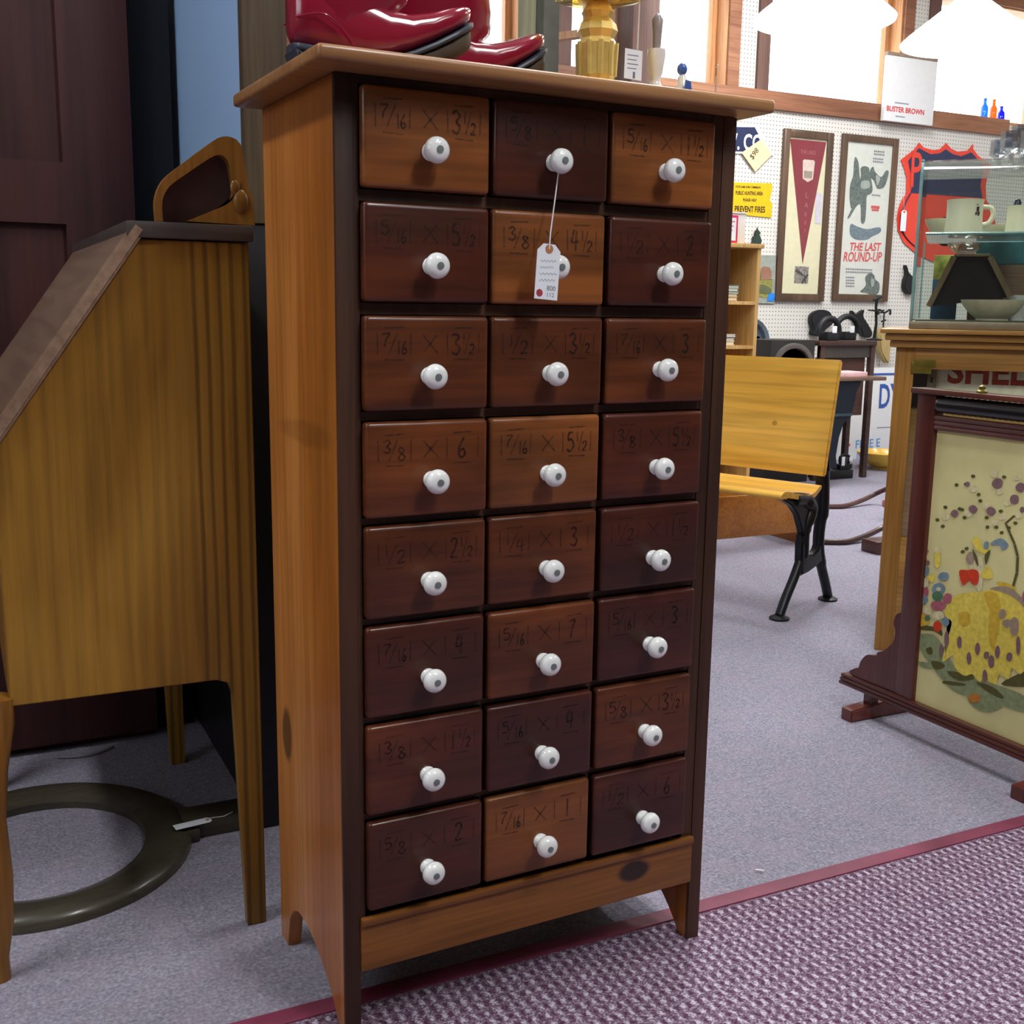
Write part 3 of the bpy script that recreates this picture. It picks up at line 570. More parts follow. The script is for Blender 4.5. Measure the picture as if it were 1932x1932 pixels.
B().box(hx0+.006, hx0+.014, hy0+.03, hy1-.04, 1.141, 1.98).build('side_panel', M_bluep, t)
B().box(hx0, hx1, hy0+.005, hy1-.002, 0.0, 1.14, bev=.003).build('base_cupboard', mat('cupboard_painted_shade', (26, 24, 28), .5), t)  # raised and coloured dark to stand for the shadow below the posts
B().box(hx0, hx1, hy0, hy1, 1.98, 2.05, bev=.003).build('cornice', M_hut, t)
for z in (1.375, 1.70): B().box(hx0+.016, hx1-.04, hy0+.06, hy1-.045, z, z+.006).build('glass_shelf', M_gl, t)
B().box(hx0+.045, hx0+.26, hy1-.02, hy1-.012, 1.141, 1.98).build('back_panel', mat('sage_paint', (158, 170, 132), .7, noise=.12, nscale=25), t)
def bowl(name, label, c, r, h, m, group=None, cat='bowl', foot=.45, solid=None):
    pr = [(.0001, 0), (r*foot, 0), (r*foot, h*.08), (r*.72, h*.35), (r*.95, h*.8), (r, h), (r*.95, h), (r*.88, h*.78), (r*.65, h*.4), (r*.3, h*.17), (.0001, h*.15)]
    return tag(B().lathe(pr, c, n=32).build(name, m, loc=c), label, cat, group)
zs = 1.3815
bowl('serving_bowl', 'white serving bowl on hutch shelf just right of the red boots', (.90, 2.22, zs), .075, .055, M_china)
bowl('candy_dish', 'bright red glass dish on hutch shelf behind the boot toes', (.865, 2.36, zs), .055, .095, mat('red_glass', (220, 44, 36), .15, coat=.5))
tag(B().lathe([(.0001, 0), (.04, 0), (.055, .03), (.05, .10), (.028, .15), (.022, .2), (.03, .21), (.0001, .21)], (.77, 2.42, zs), n=24).build('vase', M_black, loc=(.77, 2.42, zs)), 'black vase on the hutch shelf above the boots', 'vase')
tag(B().lathe([(.0001, 0), (.03, 0), (.04, .03), (.03, .07), (.014, .10), (.017, .12), (.0001, .12)], (.668, 2.20, zs), n=24).build('vase', mat('olive_glass', (104, 116, 46), .12, coat=.5), loc=(.668, 2.20, zs)), 'small olive green glass vase on the hutch shelf between the boots', 'vase')
# oval frame lying on the carpet
M_oval = wood('dark_oval_wood', (50, 46, 38), (84, 78, 64), 'x', rough=.38, coat=.35)
oc = Vector((.088, 2.10, 0)); rx, ry, wd_ = .222, .238, .042
ringp = []; n = 64
t = thing('oval_frame', 'dark wooden oval frame with a square stem lying flat on carpet', 'frame', (oc.x, oc.y, 0))
prof = [(-wd_, .0), (-wd_, .014), (-wd_*.6, .020), (-wd_*.2, .026), (wd_*.5, .027), (wd_*.9, .018), (wd_, .008), (wd_, 0)]
vs = []; fs = []
for k in range(n):
    a = 2*math.pi*k/n
    for d_, z in prof: vs.append((oc.x+(rx+d_)*math.cos(a), oc.y+(ry+d_)*math.sin(a), z+.0005))
m_ = len(prof)
for k in range(n):
    for j in range(m_): fs.append((k*m_+j, ((k+1) % n)*m_+j, ((k+1) % n)*m_+(j+1) % m_, k*m_+(j+1) % m_))
B().add(vs, fs).build('ring', M_oval, t)
B().box(.335, .462, 2.045, 2.13, .0005, .030, bev=.004).box(.33, .36, 2.03, 2.145, .0005, .024, bev=.004).build('stem', M_oval, t)
def floor_tag(label, px, ang, z, sc=1.):
    p = PZ(*px, z); M4 = Matrix.Translation(p) @ Matrix.Rotation(ang, 4, 'Z')
    return price_tag('price_tag', label, M4, .022*sc, .07*sc, [p+Vector((0, 0, .0008)), p+Vector((.01, .004, .001)), p+Vector((.03, .0, .0014)), p+Vector((.05, .012, .0014))])
floor_tag('white paper tag lying on the stem of the dark oval frame', (392, 1547), -math.pi/2+.12, .0315)
tag(B().tube([(.447, 2.0, .82), (.449, 2.0, .4), (.446, 2.0, .0)], .0022, 6).build('white_cord', M_string, loc=(.447, 2.0, 0)), 'thin white cord in the dark gap between desk and drawer chest', 'cord')
tag(B().tube(spline([(.15, 2.56, .004), (.19, 2.545, .004), (.235, 2.55, .004), (.27, 2.575, .004)], 5, False), .0035, 6).build('power_cord', mat('grey_cord', (130, 130, 140), .5), loc=(.2, 2.55, 0)), 'curled grey cord on the carpet under the dark wardrobe', 'cord')
tag(B().box(.468, .476, 2.05, 2.6, .08, .22).build('kick_board', mat('black_scuffed', (40, 40, 46), .6), loc=(.472, 2.3, .08)), 'narrow black board at the foot of the display hutch side', 'board') if False else None
# ================================================================== SCHOOL DESK
M_maple = wood('varnished_maple', (208, 150, 52), (250, 206, 108), 'y', scale=6, rough=.3, coat=.3, lines=.18, c3=(232, 180, 76), patch=3, spots=[((.10, .20, .62), (.3, .012, .010), .45)])
M_iron = mat('black_cast_iron', (22, 27, 34), .42, .3, noise=.15, coat=.1)
ang = math.atan2(.38, .925)
t = thing('school_desk', 'old school desk seat with maple backrest and black cast iron legs', 'school desk', (2.56, 2.89, 0), local=True, rotz=ang)
# local: x = away, y = to the left (width), z up
WS = .72
def board_pts():
    return [(.118, .842), (.132, .838), (.052, .440), (.036, .444)]
bb = B().prism([(.112, .845), (.128, .842), (.058, .455), (.042, .458)], 'y', -.012, WS, bev=.006)
bb.build('backrest', M_maple, t)
B().prism([(p.x, p.y) for p in spline([(-.235, .425, 0), (-.20, .432, 0), (-.10, .412, 0), (-.02, .405, 0), (.035, .428, 0), (.035, .412, 0), (-.02, .388, 0), (-.10, .394, 0), (-.20, .412, 0), (-.235, .41, 0)], 5)], 'y', -.005, WS-.02).build('seat', M_maple, t)
def ileg(y):
    a = spline([(-.12, .395, 0), (-.05, .385, 0), (.0, .35, 0), (-.035, .28, 0), (-.035, .20, 0), (-.055, .17, 0), (-.09, .12, 0), (-.14, .06, 0), (-.172, .012, 0)], 5, False)
    A = [Vector((p.x, y, p.y)) for p in a]
    ra = [.030 if i < 6 else .040-.0006*i if i < 14 else .026 if i < 22 else .020 for i in range(len(A))]
    b = B().tube(A, [r*.8 for r in ra], 10)
    c = spline([(.075, .47, 0), (.085, .40, 0), (.090, .33, 0), (.078, .26, 0), (.085, .19, 0), (.12, .12, 0), (.155, .06, 0), (.180, .012, 0)], 5, False)
    b.tube([Vector((p.x, y, p.y)) for p in c], [.024]*12+[.02]*12+[.017]*(len(c)-24), 10)
    b.prism([(-.07, .27), (-.045, .225), (-.01, .195), (.025, .19), (.055, .205), (.085, .26), (.10, .20), (.095, .16), (.05, .145), (.0, .135), (-.06, .13)], 'y', y-.016, y+.016, bev=.006)
    b.tube([Vector((x, y, z)) for x, z in ((.085, .44), (.088, .47), (.092, .52), (.108, .60))], [.02, .02, .014, .010], 8)
    b.prism([(-.22, .408), (-.1, .392), (.012, .398), (.016, .33), (-.005, .27), (-.05, .25), (-.07, .29), (-.10, .34), (-.15, .38)], 'y', y-.012, y+.012, bev=.003)
    for x in (-.172, .180): b.lathe([(.0001, 0), (.034, 0), (.034, .006), (.018, .014), (.0001, .018)], (x, y, .0005), n=18)
    return b
ileg(.012).build('iron_leg', M_iron, t); ileg(WS-.06).build('iron_leg', M_iron, t)
# low oak bench behind the school desk (its orange face shows under the seat)
M_or = wood('orange_oak', (136, 80, 24), (180, 116, 44), 'y', rough=.4, coat=.3)
pa, pb = PZ(1340, 966, .005), PZ(1526, 988, .005)
yb = 3.75
p0, p1 = PY(1322, 972, yb), PY(1527, 984, yb+.0)
t = thing('storage_crate', 'low orange oak crate behind the iron legs of the school desk', 'crate', (p0.x, yb, 0))
zt0 = PY(1527, 926, yb).z
B().box(p0.x, p1.x, yb, yb+.02, .06, zt0, bev=.003).build('front_board', M_or, t)
B().box(p0.x, p1.x, yb+.30, yb+.32, .06, zt0, bev=.003).build('back_board', M_or, t)
for x in (p0.x, p1.x-.02): B().box(x, x+.02, yb+.02, yb+.30, 0, zt0, bev=.003).build('end_board', M_or, t)
# bookcase with books
M_birch = wood('blond_bookcase_wood', (196, 148, 84), (232, 194, 130), 'z', rough=.45, coat=.15)
bx1, by = 3.455, 4.37
t = thing('bookcase', 'blond wood bookcase half hidden behind the right side of drawer chest', 'bookcase', (bx1-.4, by, 0))
zT = PY(1415, 468, by).z
B().box(bx1-.018, bx1, by, by+.32, 0, zT).build('side_panel', M_birch, t); B().box(bx1-.85, bx1-.832, by, by+.32, 0, zT).build('side_panel', M_birch, t)
B().box(bx1-.86, bx1+.012, by-.01, by+.33, zT, zT+.02, bev=.003).build('top_board', M_birch, t); B().box(bx1-.85, bx1, by+.31, by+.32, 0, zT).build('back_panel', M_birch, t)
SH = [PY(1385, y, by).z for y in (568, 652, 730, 815, 905, 972)]
for z in SH: B().box(bx1-.832, bx1-.018, by, by+.31, max(.004, z-.016), max(.02, z)).build('shelf', M_birch, t)
tag(B().box(bx1+.004, bx1+.034, by+.20, by+.34, 0, PY(1420, 510, by).z, bev=.003).build('wooden_board', M_or, loc=(bx1+.02, by+.27, 0)), 'narrow orange board standing against the right side of blond bookcase', 'board')
bk = [mat('book_cream', (214, 200, 160), .7), mat('book_green', (70, 120, 104), .7), mat('book_white', (226, 226, 222), .6), mat('book_navy', (54, 58, 78), .6), mat('book_tan', (196, 160, 96), .7)]
M_pages = mat('paper_pages', (232, 226, 208), .9)
lay = {0: [(4, .020, 'tan cover'), (0, .012, 'cream cover'), (1, .012, 'green cover'), (2, .012, 'white cover'), (1, .016, 'green cover')], 1: [(0, .022, 'cream cover'), (2, .010, 'white cover'), (3, .006, 'navy cover'), (2, .012, 'white cover')],
       4: [(2, .012, 'white cover'), (3, .008, 'navy cover'), (2, .014, 'white cover'), (3, .006, 'navy cover'), (2, .012, 'white cover')], 5: [(2, .014, 'white cover'), (3, .008, 'navy cover'), (2, .014, 'white cover'), (2, .010, 'white cover')]}
NM = {0: 'top stack', 1: 'second stack down', 4: 'low stack above the crate', 5: 'bottom stack near the floor'}
XR = {0: 1398, 1: 1396, 4: 1369, 5: 1366}
for s_, bs in lay.items():
    z = max(.02, SH[s_])+.0005; xr = PY(XR[s_], 600, by).x
    for i, (mi, th, dsc) in enumerate(bs):
        ox = random.uniform(-.012, .0); w_ = .22-.01*(i % 3)
        k = thing('book', '%s book, %s in the %s of the bookcase' % (dsc.replace(' cover', ''), ('lowest', 'second', 'third', 'fourth', 'topmost')[i if i < len(bs)-1 else 4], NM[s_]), 'book', (xr-w_/2+ox, by+.12, z), group='books lying in the blond bookcase')
        B().box(xr-w_+ox, xr+ox, by+.02, by+.21, z, z+th*.18).box(xr-w_+ox, xr+ox, by+.02, by+.21, z+th*.82, z+th).box(xr-w_+ox, xr-w_+ox+.003, by+.02, by+.21, z, z+th).build('cover', bk[mi], k)
        B().box(xr-w_+ox+.003, xr+ox-.003, by+.023, by+.207, z+th*.18, z+th*.82).build('pages', M_pages, k)
        z += th+.0006
# white box with pink card on the bookcase
a, c = PY(1358, 466, by+.02), PY(1418, 403, by+.02)
zz = zT+.0205
t = thing('cardboard_box', 'plain white box on top of the blond bookcase', 'box', ((a.x+c.x)/2, by+.1, zz))
B().box(a.x-.04, c.x, by+.06, by+.22, zz, c.z, bev=.002).build('body', M_china, t); B().box(a.x-.045, c.x+.004, by+.055, by+.225, c.z, c.z+.008, bev=.002).build('lid', M_china, t)
a, c = PY(1362, 459, by+.02), PY(1397, 406, by+.02)
t = thing('display_card', 'white card in a hot pink frame leaning on white box', 'card', ((a.x+c.x)/2, by+.03, zz))
B().box(a.x-.03, c.x, by+.034, by+.044, zz, c.z, bev=.002).build('frame', mat('hot_pink', (214, 34, 92), .4), t)
B().box(a.x-.02, c.x-.012, by+.032, by+.0338, zz+.012, c.z-.012).build('card', M_paper, t)
w = B(); 
for q in range(3): w.box(a.x+.004, c.x-.02-.006*q, by+.0312, by+.0318, c.z-.028-.02*q-.004, c.z-.028-.02*q)
w.build('writing', M_redp, t)
# ================================================================== THINGS ON THE PEGBOARD WALL
YW = WY-.002
def PW(px, py, off=.02): return PY(px, py, WY-off)
def wpts(cr, off): return [PW(1360+.1967*x, 220+.1967*y, off) for x, y in cr]           # enlarged-view coordinates on the wall
def wpatch(b, cr, off, smooth=True):
    p = wpts(cr, off)
    if smooth: p = spline(p, 3)
    y = WY-off; b.prism([(v.x, v.z) for v in p], 'y', y-.0008, y)
# navy sign
M_navy = mat('navy_enamel', (34, 44, 82), .3, coat=.3); M_wht = mat('white_enamel_paint', (232, 234, 236), .35, coat=.2, noise=.01)
def outl(pts, off, t_, m, par, name): 
    b = B().prism([(PW(x, y, off).x, PW(x, y, off).z) for x, y in pts], 'y', WY-off-t_, WY-off, bev=.0008); return b.build(name, m, par)
c0 = PW(1400, 262); t = thing('enamel_sign', 'navy enamel arrow sign with white lettering V. CO at upper left', 'sign', (c0.x, YW, c0.z))
outl([(1290, 234), (1428, 236), (1460, 294), (1440, 291), (1290, 288)], .006, .003, M_wht, t, 'border')
outl([(1290, 238), (1424, 240), (1450, 290), (1438, 287), (1290, 283)], .0095, .001, M_navy, t, 'face')
p = PW(1379, 281, .012); B().text('V. CO', .135, face_y(p.x-.012, WY-.012, p.z, .03), sx=.72, bold=.003).build('lettering', M_wht, t)
t = thing('price_tag', 'large manila tag hung at an angle over the navy arrow sign', 'price tag', tuple(PW(1425, 262, .02)))
outl([(1437, 262), (1457, 291), (1425, 324), (1399, 288)], .016, .001, mat('manila_card', (232, 216, 168), .8), t, 'card')
pm = PW(1420, 302, .019); B().text('$98', .05, Matrix.Translation((pm.x, WY-.0185, pm.z)) @ Matrix.Rotation(-.9, 4, 'Y') @ Matrix.Rotation(math.pi/2, 4, 'X')).build('writing', mat('brown_ink', (84, 70, 50), .8), t)
B().tube([PW(1437, 264, .02), PW(1430, 240, .012)], .001, 6).build('string', M_string, t)
# yellow sign
c0 = PW(1420, 375); t = thing('warning_sign', 'yellow tin sign reading PREVENT FIRES hung on pegboard beside the chest', 'sign', (c0.x, YW, c0.z))
M_yel = mat('yellow_paint', (226, 184, 20), .4, noise=.03); M_blk = mat('black_paint', (28, 26, 24), .5)
outl([(1382, 344), (1456, 346), (1457, 356), (1452, 378), (1457, 384), (1455, 411), (1380, 404)], .004, .003, M_yel, t, 'plate')
for tx, px, py, sz, sx_ in (('STATE GAME & FISH COMMISSION', 1388, 354, .018, .72), ('PUBLIC HUNTING AREA', 1388, 367, .032, .62), ('PLEASE HELP', 1402, 379.5, .024, .8), ('PREVENT FIRES', 1386, 399.5, .052, .70)):
    p = PW(px, py, .009); B().text(tx, sz, face_y(p.x, WY-.0075, p.z, .03), sx=sx_, bold=sz*.025, ext=.0003).build('lettering', M_blk, t)
# cast leaf
M_leaf = mat('dark_green_metal', (40, 58, 50), .5)
c0 = PW(1424, 452); o = B().prism([(v.x, v.z) for v in [PW(1360+.1967*x, 220+.1967*y, .01) for x, y in ((345, 1060), (352, 1085), (380, 1120), (365, 1130), (388, 1190), (372, 1240), (345, 1275), (325, 1290), (318, 1318), (308, 1290), (290, 1275), (305, 1245), (278, 1220), (300, 1195), (298, 1150), (318, 1150), (322, 1100), (338, 1085))]], 'y', WY-.02, WY-.008, bev=.003).build('metal_leaf', M_leaf, loc=(c0.x, YW, c0.z))
tag(o, 'dark green cast metal leaf hung on pegboard right of the white box', 'ornament')
# small landscape
c0 = PW(1440, 525); t = thing('landscape_picture', 'small landscape picture of a cottage and field hanging low on pegboard', 'picture', (c0.x, YW, c0.z))
def rectW(x0, y0, x1, y1, off, t_, m, par, name, dx=0): return outl([(x0+dx, y0), (x1+dx, y0+1), (x1-3, y1+1), (x0-3, y1)], off, t_, m, par, name)
rectW(1414, 481, 1463, 572, .004, .008, mat('grey_mount', (150, 156, 148), .6), t, 'mount')
pb_ = B().m(0); wpatch(pb_, [(330, 1560), (495, 1560), (490, 1740), (325, 1730)], .013, False)
pb_.m(1); wpatch(pb_, [(330, 1400), (495, 1400), (495, 1565), (330, 1565)], .013, False)
pb_.m(2); wpatch(pb_, [(370, 1500), (400, 1440), (470, 1450), (488, 1510), (470, 1560), (375, 1560)], .0142)
pb_.m(3); wpatch(pb_, [(340, 1560), (345, 1480), (375, 1470), (385, 1565)], .0150); wpatch(pb_, [(330, 1640), (400, 1610), (480, 1650), (470, 1700), (350, 1690)], .0142)
pb_.build('painting', [mat('field_paint', (142, 140, 72), .7, noise=.15, nscale=40), mat('sky_paint', (150, 158, 150), .7), mat('cottage_paint', (150, 110, 90), .7), mat('tree_paint', (96, 102, 72), .7)], t)
rectW(1450, 553, 1463, 568, .013, .002, mat('blue_sticker', (40, 130, 220), .5), t, 'price_sticker')
# framed pennant
M_fr = wood('picture_frame_walnut', (72, 54, 42), (108, 84, 66), 'z', rough=.4, coat=.2)
def pframe(t, x0, x1, z0, z1, wdt, m, y=.004, dpt=.022):
    b = B()
    for q in ((x0, x0+wdt, z0, z1), (x1-wdt, x1, z0, z1), (x0+wdt, x1-wdt, z1-wdt, z1), (x0+wdt, x1-wdt, z0, z0+wdt)):
        b.box(q[0], q[1], WY-y-dpt, WY-y, q[2], q[3], bev=.003)
    b.build('frame', m, t)
def fr_ext(tl, tr, bl, br_):
    a = [PW(*p) for p in (tl, tr, bl, br_)]; return (a[0].x+a[2].x)/2, (a[1].x+a[3].x)/2, (a[2].z+a[3].z)/2, (a[0].z+a[1].z)/2
M_mat = mat('cream_mat_board', (222, 218, 184), .75, noise=.02); M_pgl = thin_glass('picture_glass', (1, 1, 1), .03)
x0, x1, z0, z1 = fr_ext((1479, 242), (1574, 251), (1464, 566), (1553, 570))
t = thing('framed_pennant', 'framed maroon felt pennant on cream mat with small photo beneath', 'picture', ((x0+x1)/2, YW, z0))
pframe(t, x0, x1, z0, z1, .048, M_fr); B().box(x0+.03, x1-.03, WY-.012, WY-.004, z0+.03, z1-.03).build('mat_board', M_mat, t)
b = B(); xa, xb, xm = x0+.055, x1-.055, (x0+x1)/2+.012; zt_, zb_ = z1-.06, z0+.245
b.prism([(xa, zt_), (xb, zt_), (xm, zb_)], 'y', WY-.0155, WY-.0125).build('pennant', mat('maroon_felt', (130, 40, 54), .95, noise=.06, nscale=300), t)
M_cr = mat('cream_print', (214, 196, 186), .8); M_pk = mat('faded_pink_print', (170, 104, 108), .8)
b = B().prism([(xm-.05, zt_-.13), (xm-.04, zt_-.12), (xm+.04, zt_-.12), (xm+.05, zt_-.13), (xm+.042, zt_-.24), (xm, zt_-.26), (xm-.042, zt_-.24)], 'y', WY-.0165, WY-.0156)
b.m(1).prism([(xm-.035, zt_-.19), (xm+.035, zt_-.19), (xm+.032, zt_-.235), (xm-.032, zt_-.235)], 'y', WY-.0172, WY-.0166).text('NIAGARA', .022, face_y(xm-.035, WY-.0172, zt_-.17), sx=.8, ext=.0002) if False else b.m(1).prism([(xm-.035, zt_-.19), (xm+.035, zt_-.19), (xm+.032, zt_-.235), (xm-.032, zt_-.235)], 'y', WY-.0172, WY-.0166)
b.build('crest', [M_cr, mat('grey_crest_print', (150, 140, 128), .8)], t)
b = B().text('THE LAKES', .036, face_y(xm-.072, WY-.0162, zt_-.085), sx=.72, ext=.0002)
for i, ch in enumerate('LAKES'): b.text(ch, .052-.006*i, face_y(xm, WY-.0162, zt_-.36-.062*i+.002*i*i), align='CENTER', ext=.0002)
b.build('lettering', M_pk, t)
b = B().box(xm-.062, xm+.055, WY-.0135, WY-.0122, z0+.115, z0+.225); b.m(1)
for q in ((xm-.06, z0+.205, xm+.05, z0+.15), (xm-.05, z0+.215, xm+.02, z0+.165), (xm+.01, z0+.22, xm+.03, z0+.12), (xm+.0, z0+.125, xm+.045, z0+.18)):
    b.add([(q[0], WY-.0138, q[1]), (q[2], WY-.0138, q[3]), (q[2]+.012, WY-.0138, q[3]-.008), (q[0]+.005, WY-.0138, q[1]-.016)], [(0, 1, 2, 3)])
b.build('photo', [mat('photo_grey', (140, 134, 128), .6, noise=.3, nscale=60), mat('photo_black', (40, 36, 38), .6)], t)
p = PW(1545, 400, .013); B().box(p.x-.03, p.x+.02, WY-.0145, WY-.0125, p.z-.075, p.z+.12).build('price_slip', mat('lilac_slip', (204, 200, 214), .8), t)
B().box(x0+.04, x1-.04, WY-.0205, WY-.019, z0+.04, z1-.04).build('glass', M_pgl, t)
# framed western poster
x0, x1, z0, z1 = fr_ext((1592, 252), (1698, 262), (1570, 565), (1672, 571))
t = thing('framed_poster', 'dark framed tall poster reading LAST ROUND-UP with grey cowboy scene', 'picture', ((x0+x1)/2, YW, z0))
pframe(t, x0, x1, z0, z1, .045, M_fr); B().box(x0+.03, x1-.03, WY-.012, WY-.004, z0+.03, z1-.03).build('sheet', mat('poster_paper', (214, 218, 210), .7, noise=.02), t)
b = B(); G = .0128
wpatch(b, [(1290, 385), (1320, 440), (1330, 560), (1340, 650), (1310, 760), (1290, 830), (1250, 880), (1235, 780), (1240, 660), (1270, 560), (1275, 450)], G)
wpatch(b, [(1340, 500), (1370, 475), (1420, 490), (1425, 530), (1440, 590), (1455, 690), (1440, 740), (1400, 760), (1395, 860), (1380, 1010), (1345, 1010), (1340, 850), (1300, 860), (1240, 960), (1215, 970), (1270, 850), (1320, 740), (1330, 640), (1345, 560)], G+.0012)
wpatch(b, [(1430, 520), (1460, 480), (1480, 530), (1540, 580), (1580, 520), (1610, 530), (1590, 620), (1560, 680), (1500, 690), (1470, 620), (1435, 580)], G)
b.m(1); wpatch(b, [(1245, 1030), (1300, 1050), (1400, 1080), (1520, 1060), (1530, 1110), (1450, 1150), (1400, 1180), (1300, 1180), (1240, 1130)], G)
b.m(0); wpatch(b, [(1335, 1680), (1390, 1620), (1385, 1540), (1430, 1500), (1470, 1520), (1480, 1560), (1520, 1600), (1515, 1680), (1470, 1720), (1390, 1690)], G)
b.m(2); wpatch(b, [(1350, 620), (1420, 620), (1425, 680), (1350, 690)], G+.0022); wpatch(b, [(1490, 560), (1530, 590), (1500, 660), (1490, 620)], G+.0012); wpatch(b, [(1440, 1560), (1470, 1560), (1465, 1620), (1445, 1630)], G+.0012)
b.build('printed_scene', [mat('grey_green_print', (92, 106, 102), .7, noise=.2, nscale=60), mat('blue_grey_print', (104, 124, 136), .7, noise=.15, nscale=60), mat('light_grey_print', (158, 168, 162), .7)], t)
M_rl = mat('red_lettering', (206, 70, 72), .7)
b = B()
for tx, cx_, cy_, sz, sx_ in (('THE LAST', 1230, 1285, .075, .85), ('ROUND-UP', 1170, 1388, .088, .74), ('Gene', 1450, 880, .05, .9)):
    if tx == 'Gene': tx = 'Star'
    if tx == 'Star': continue
    p = PW(1360+.1967*cx_, 220+.1967*cy_, .0135); b.text(tx, sz, face_y(p.x, WY-.0135, p.z, .03), sx=sx_, bold=.0015, shear=.2, ext=.0003)
p = PW(1360+.1967*1440, 220+.1967*885, .0135); b.box(p.x, p.x+.075, WY-.0142, WY-.0136, p.z+.004, p.z+.022).box(p.x+.008, p.x+.07, WY-.0142, WY-.0136, p.z-.012, p.z)
b.build('title_lettering', M_rl, t)
b = B()
for cx_, cy_, n_, wd2 in ((1470, 330, 2, .1), (1460, 400, 2, .11), (1200, 1460, 2, .24), (1450, 750, 1, .09), (1200, 1540, 4, .09)):
    for q in range(n_):
        p = PW(1360+.1967*cx_, 220+.1967*(cy_+q*28), .0135)
        for u in range(int(wd2/.016)): b.box(p.x+u*.016, p.x+u*.016+.011, WY-.0139, WY-.0134, p.z-.006, p.z+.004)
b.build('small_print', M_print, t)
B().box(x0+.04, x1-.04, WY-.0205, WY-.019, z0+.04, z1-.04).build('glass', M_pgl, t)
# orange and navy shield sign
M_org = mat('orange_red_enamel', (226, 66, 48), .3, coat=.3, noise=.02)
c0 = PW(1770, 380, .02); t = thing('shield_sign', 'big orange and navy enamel shield sign behind the glass case', 'sign', (c0.x, YW, c0.z))
def cr6(x, y): return (1660+.1916*x, 270+.1916*y)
def shield(e, sag):
    L_ = [(385, -5), (340, 60), (205, 165), (240, 260), (262, 350), (258, 450), (258, 500), (215, 560), (180, 650), (165, 740), (175, 860), (230, 980), (350, 1085), (500, 1160)]
    cxx, top = 650, 20
    R_ = [(2*cxx-x, y+60) for x, y in L_][::-1]
    tp_ = [(910, 55), (860, 75), (780, 80), (700, 40), (650, 0), (600, 60), (520, 70), (430, 40)]
    pts = L_+R_+tp_[0:0]+[(915, 10), (860, 75), (760, 85), (700, 55), (650, 0), (590, 60), (520, 70), (430, 45)]
    return [((x-650)*e+650, (y-560)*e+560) for x, y in pts]
def poly(pts, off, t_, m, name, par): return B().prism([(PW(*cr6(x, y), off).x, PW(*cr6(x, y), off).z) for x, y in pts], 'y', WY-off-t_, WY-off).build(name, m, par)
poly(shield(1., 0), .006, .004, M_org, 'plate', t)
up_ = [(385, 50), (280, 175), (305, 300), (320, 420), (300, 490), (1010, 540), (990, 420), (1010, 300), (1020, 220), (900, 90), (800, 130), (720, 110), (650, 60), (590, 100), (500, 110)]
poly(up_, .0115, .0012, M_navy, 'upper_field', t)
arc = [(300, 495), (262, 560), (215, 680), (205, 760), (225, 880), (280, 960), (360, 1030), (400, 1050)]
o_ = [PW(*cr6(x, y), .012) for x, y in arc]; B().tube(spline(o_, 4, False), .010, 6, flat=.2).build('lower_stripe', M_navy, t)
p = PW(*cr6(325, 430), .014); B().text('P', .33, face_y(p.x-.035, WY-.0135, p.z, .03), sx=.65, bold=.004).build('lettering', M_org, t)
B().lathe([(.0001, 0), (.10, 0)], (c0.x+.1, WY-.0122, c0.z-.20), '-y', 24).build('lower_dot', M_navy, t)
p = PW(1706, 400, .03); TM2 = face_y(p.x, WY-.03, p.z)
price_tag('price_tag', 'white tag hanging in front of the orange shield sign', TM2, .05, .14, [p, PW(1704, 350, .02), PW(1700, 320, .015)])
# sign standing on the sill (its cartoon picture left out)
x0, x1, z0, z1 = fr_ext((1666, 106), (1757, 120), (1653, 230), (1748, 238))
t = thing('shoe_advertising_sign', 'white upright advertising sign with red lettering standing on the window sill', 'sign', ((x0+x1)/2, WY-.06, z0))
B().box(x0, x1, WY-.075, WY-.045, z0, z1, bev=.004).build('panel', M_wht, t)
B().box(x0-.002, x1+.002, WY-.078, WY-.042, z1, z1+.022, bev=.003).build('top_rail', mat('taupe_rail', (150, 128, 112), .5), t)
B().text('BUSTER BROWN', .046, face_y(x0+.02, WY-.0755, z0+.062), sx=.98, bold=.0015, ext=.0003).build('lettering', M_rl, t)
b = B()
for q in range(9): b.box(x0+.09+q*.014, x0+.1+q*.014, WY-.0758, WY-.0751, z0+.115, z0+.123)
b.build('small_print', M_print, t); b = B()
for q in range(6): b.box(x0+.105+q*.014, x0+.115+q*.014, WY-.0758, WY-.0751, z0+.03, z0+.038)
b.build('small_print', M_print, t)
# coloured glass on the sill
for i, (px, h_, c, nm) in enumerate(((1838, .10, (220, 214, 200), 'cream'), (1856, .15, (70, 140, 230), 'light blue'), (1873, .15, (235, 130, 40), 'orange'), (1888, .11, (40, 60, 190), 'cobalt blue'))):
    p = PY(px, 225, WY+.04); z = zb+.0005
    m = thin_glass('coloured_glass_%s' % nm.replace(' ', '_'), tuple(lin(c)[:3]), .05)
    tag(B().lathe([(.0001, 0), (.022, 0), (.026, .01), (.024, h_*.6), (.011, h_*.75), (.011, h_*.95), (.014, h_), (.0001, h_)], (p.x, WY+.04, z), n=18).build('glass_bottle', m, loc=(p.x, WY+.04, z)), 'small %s glass bottle on the window sill at far right' % nm, 'bottle', 'coloured bottles on the window sill')
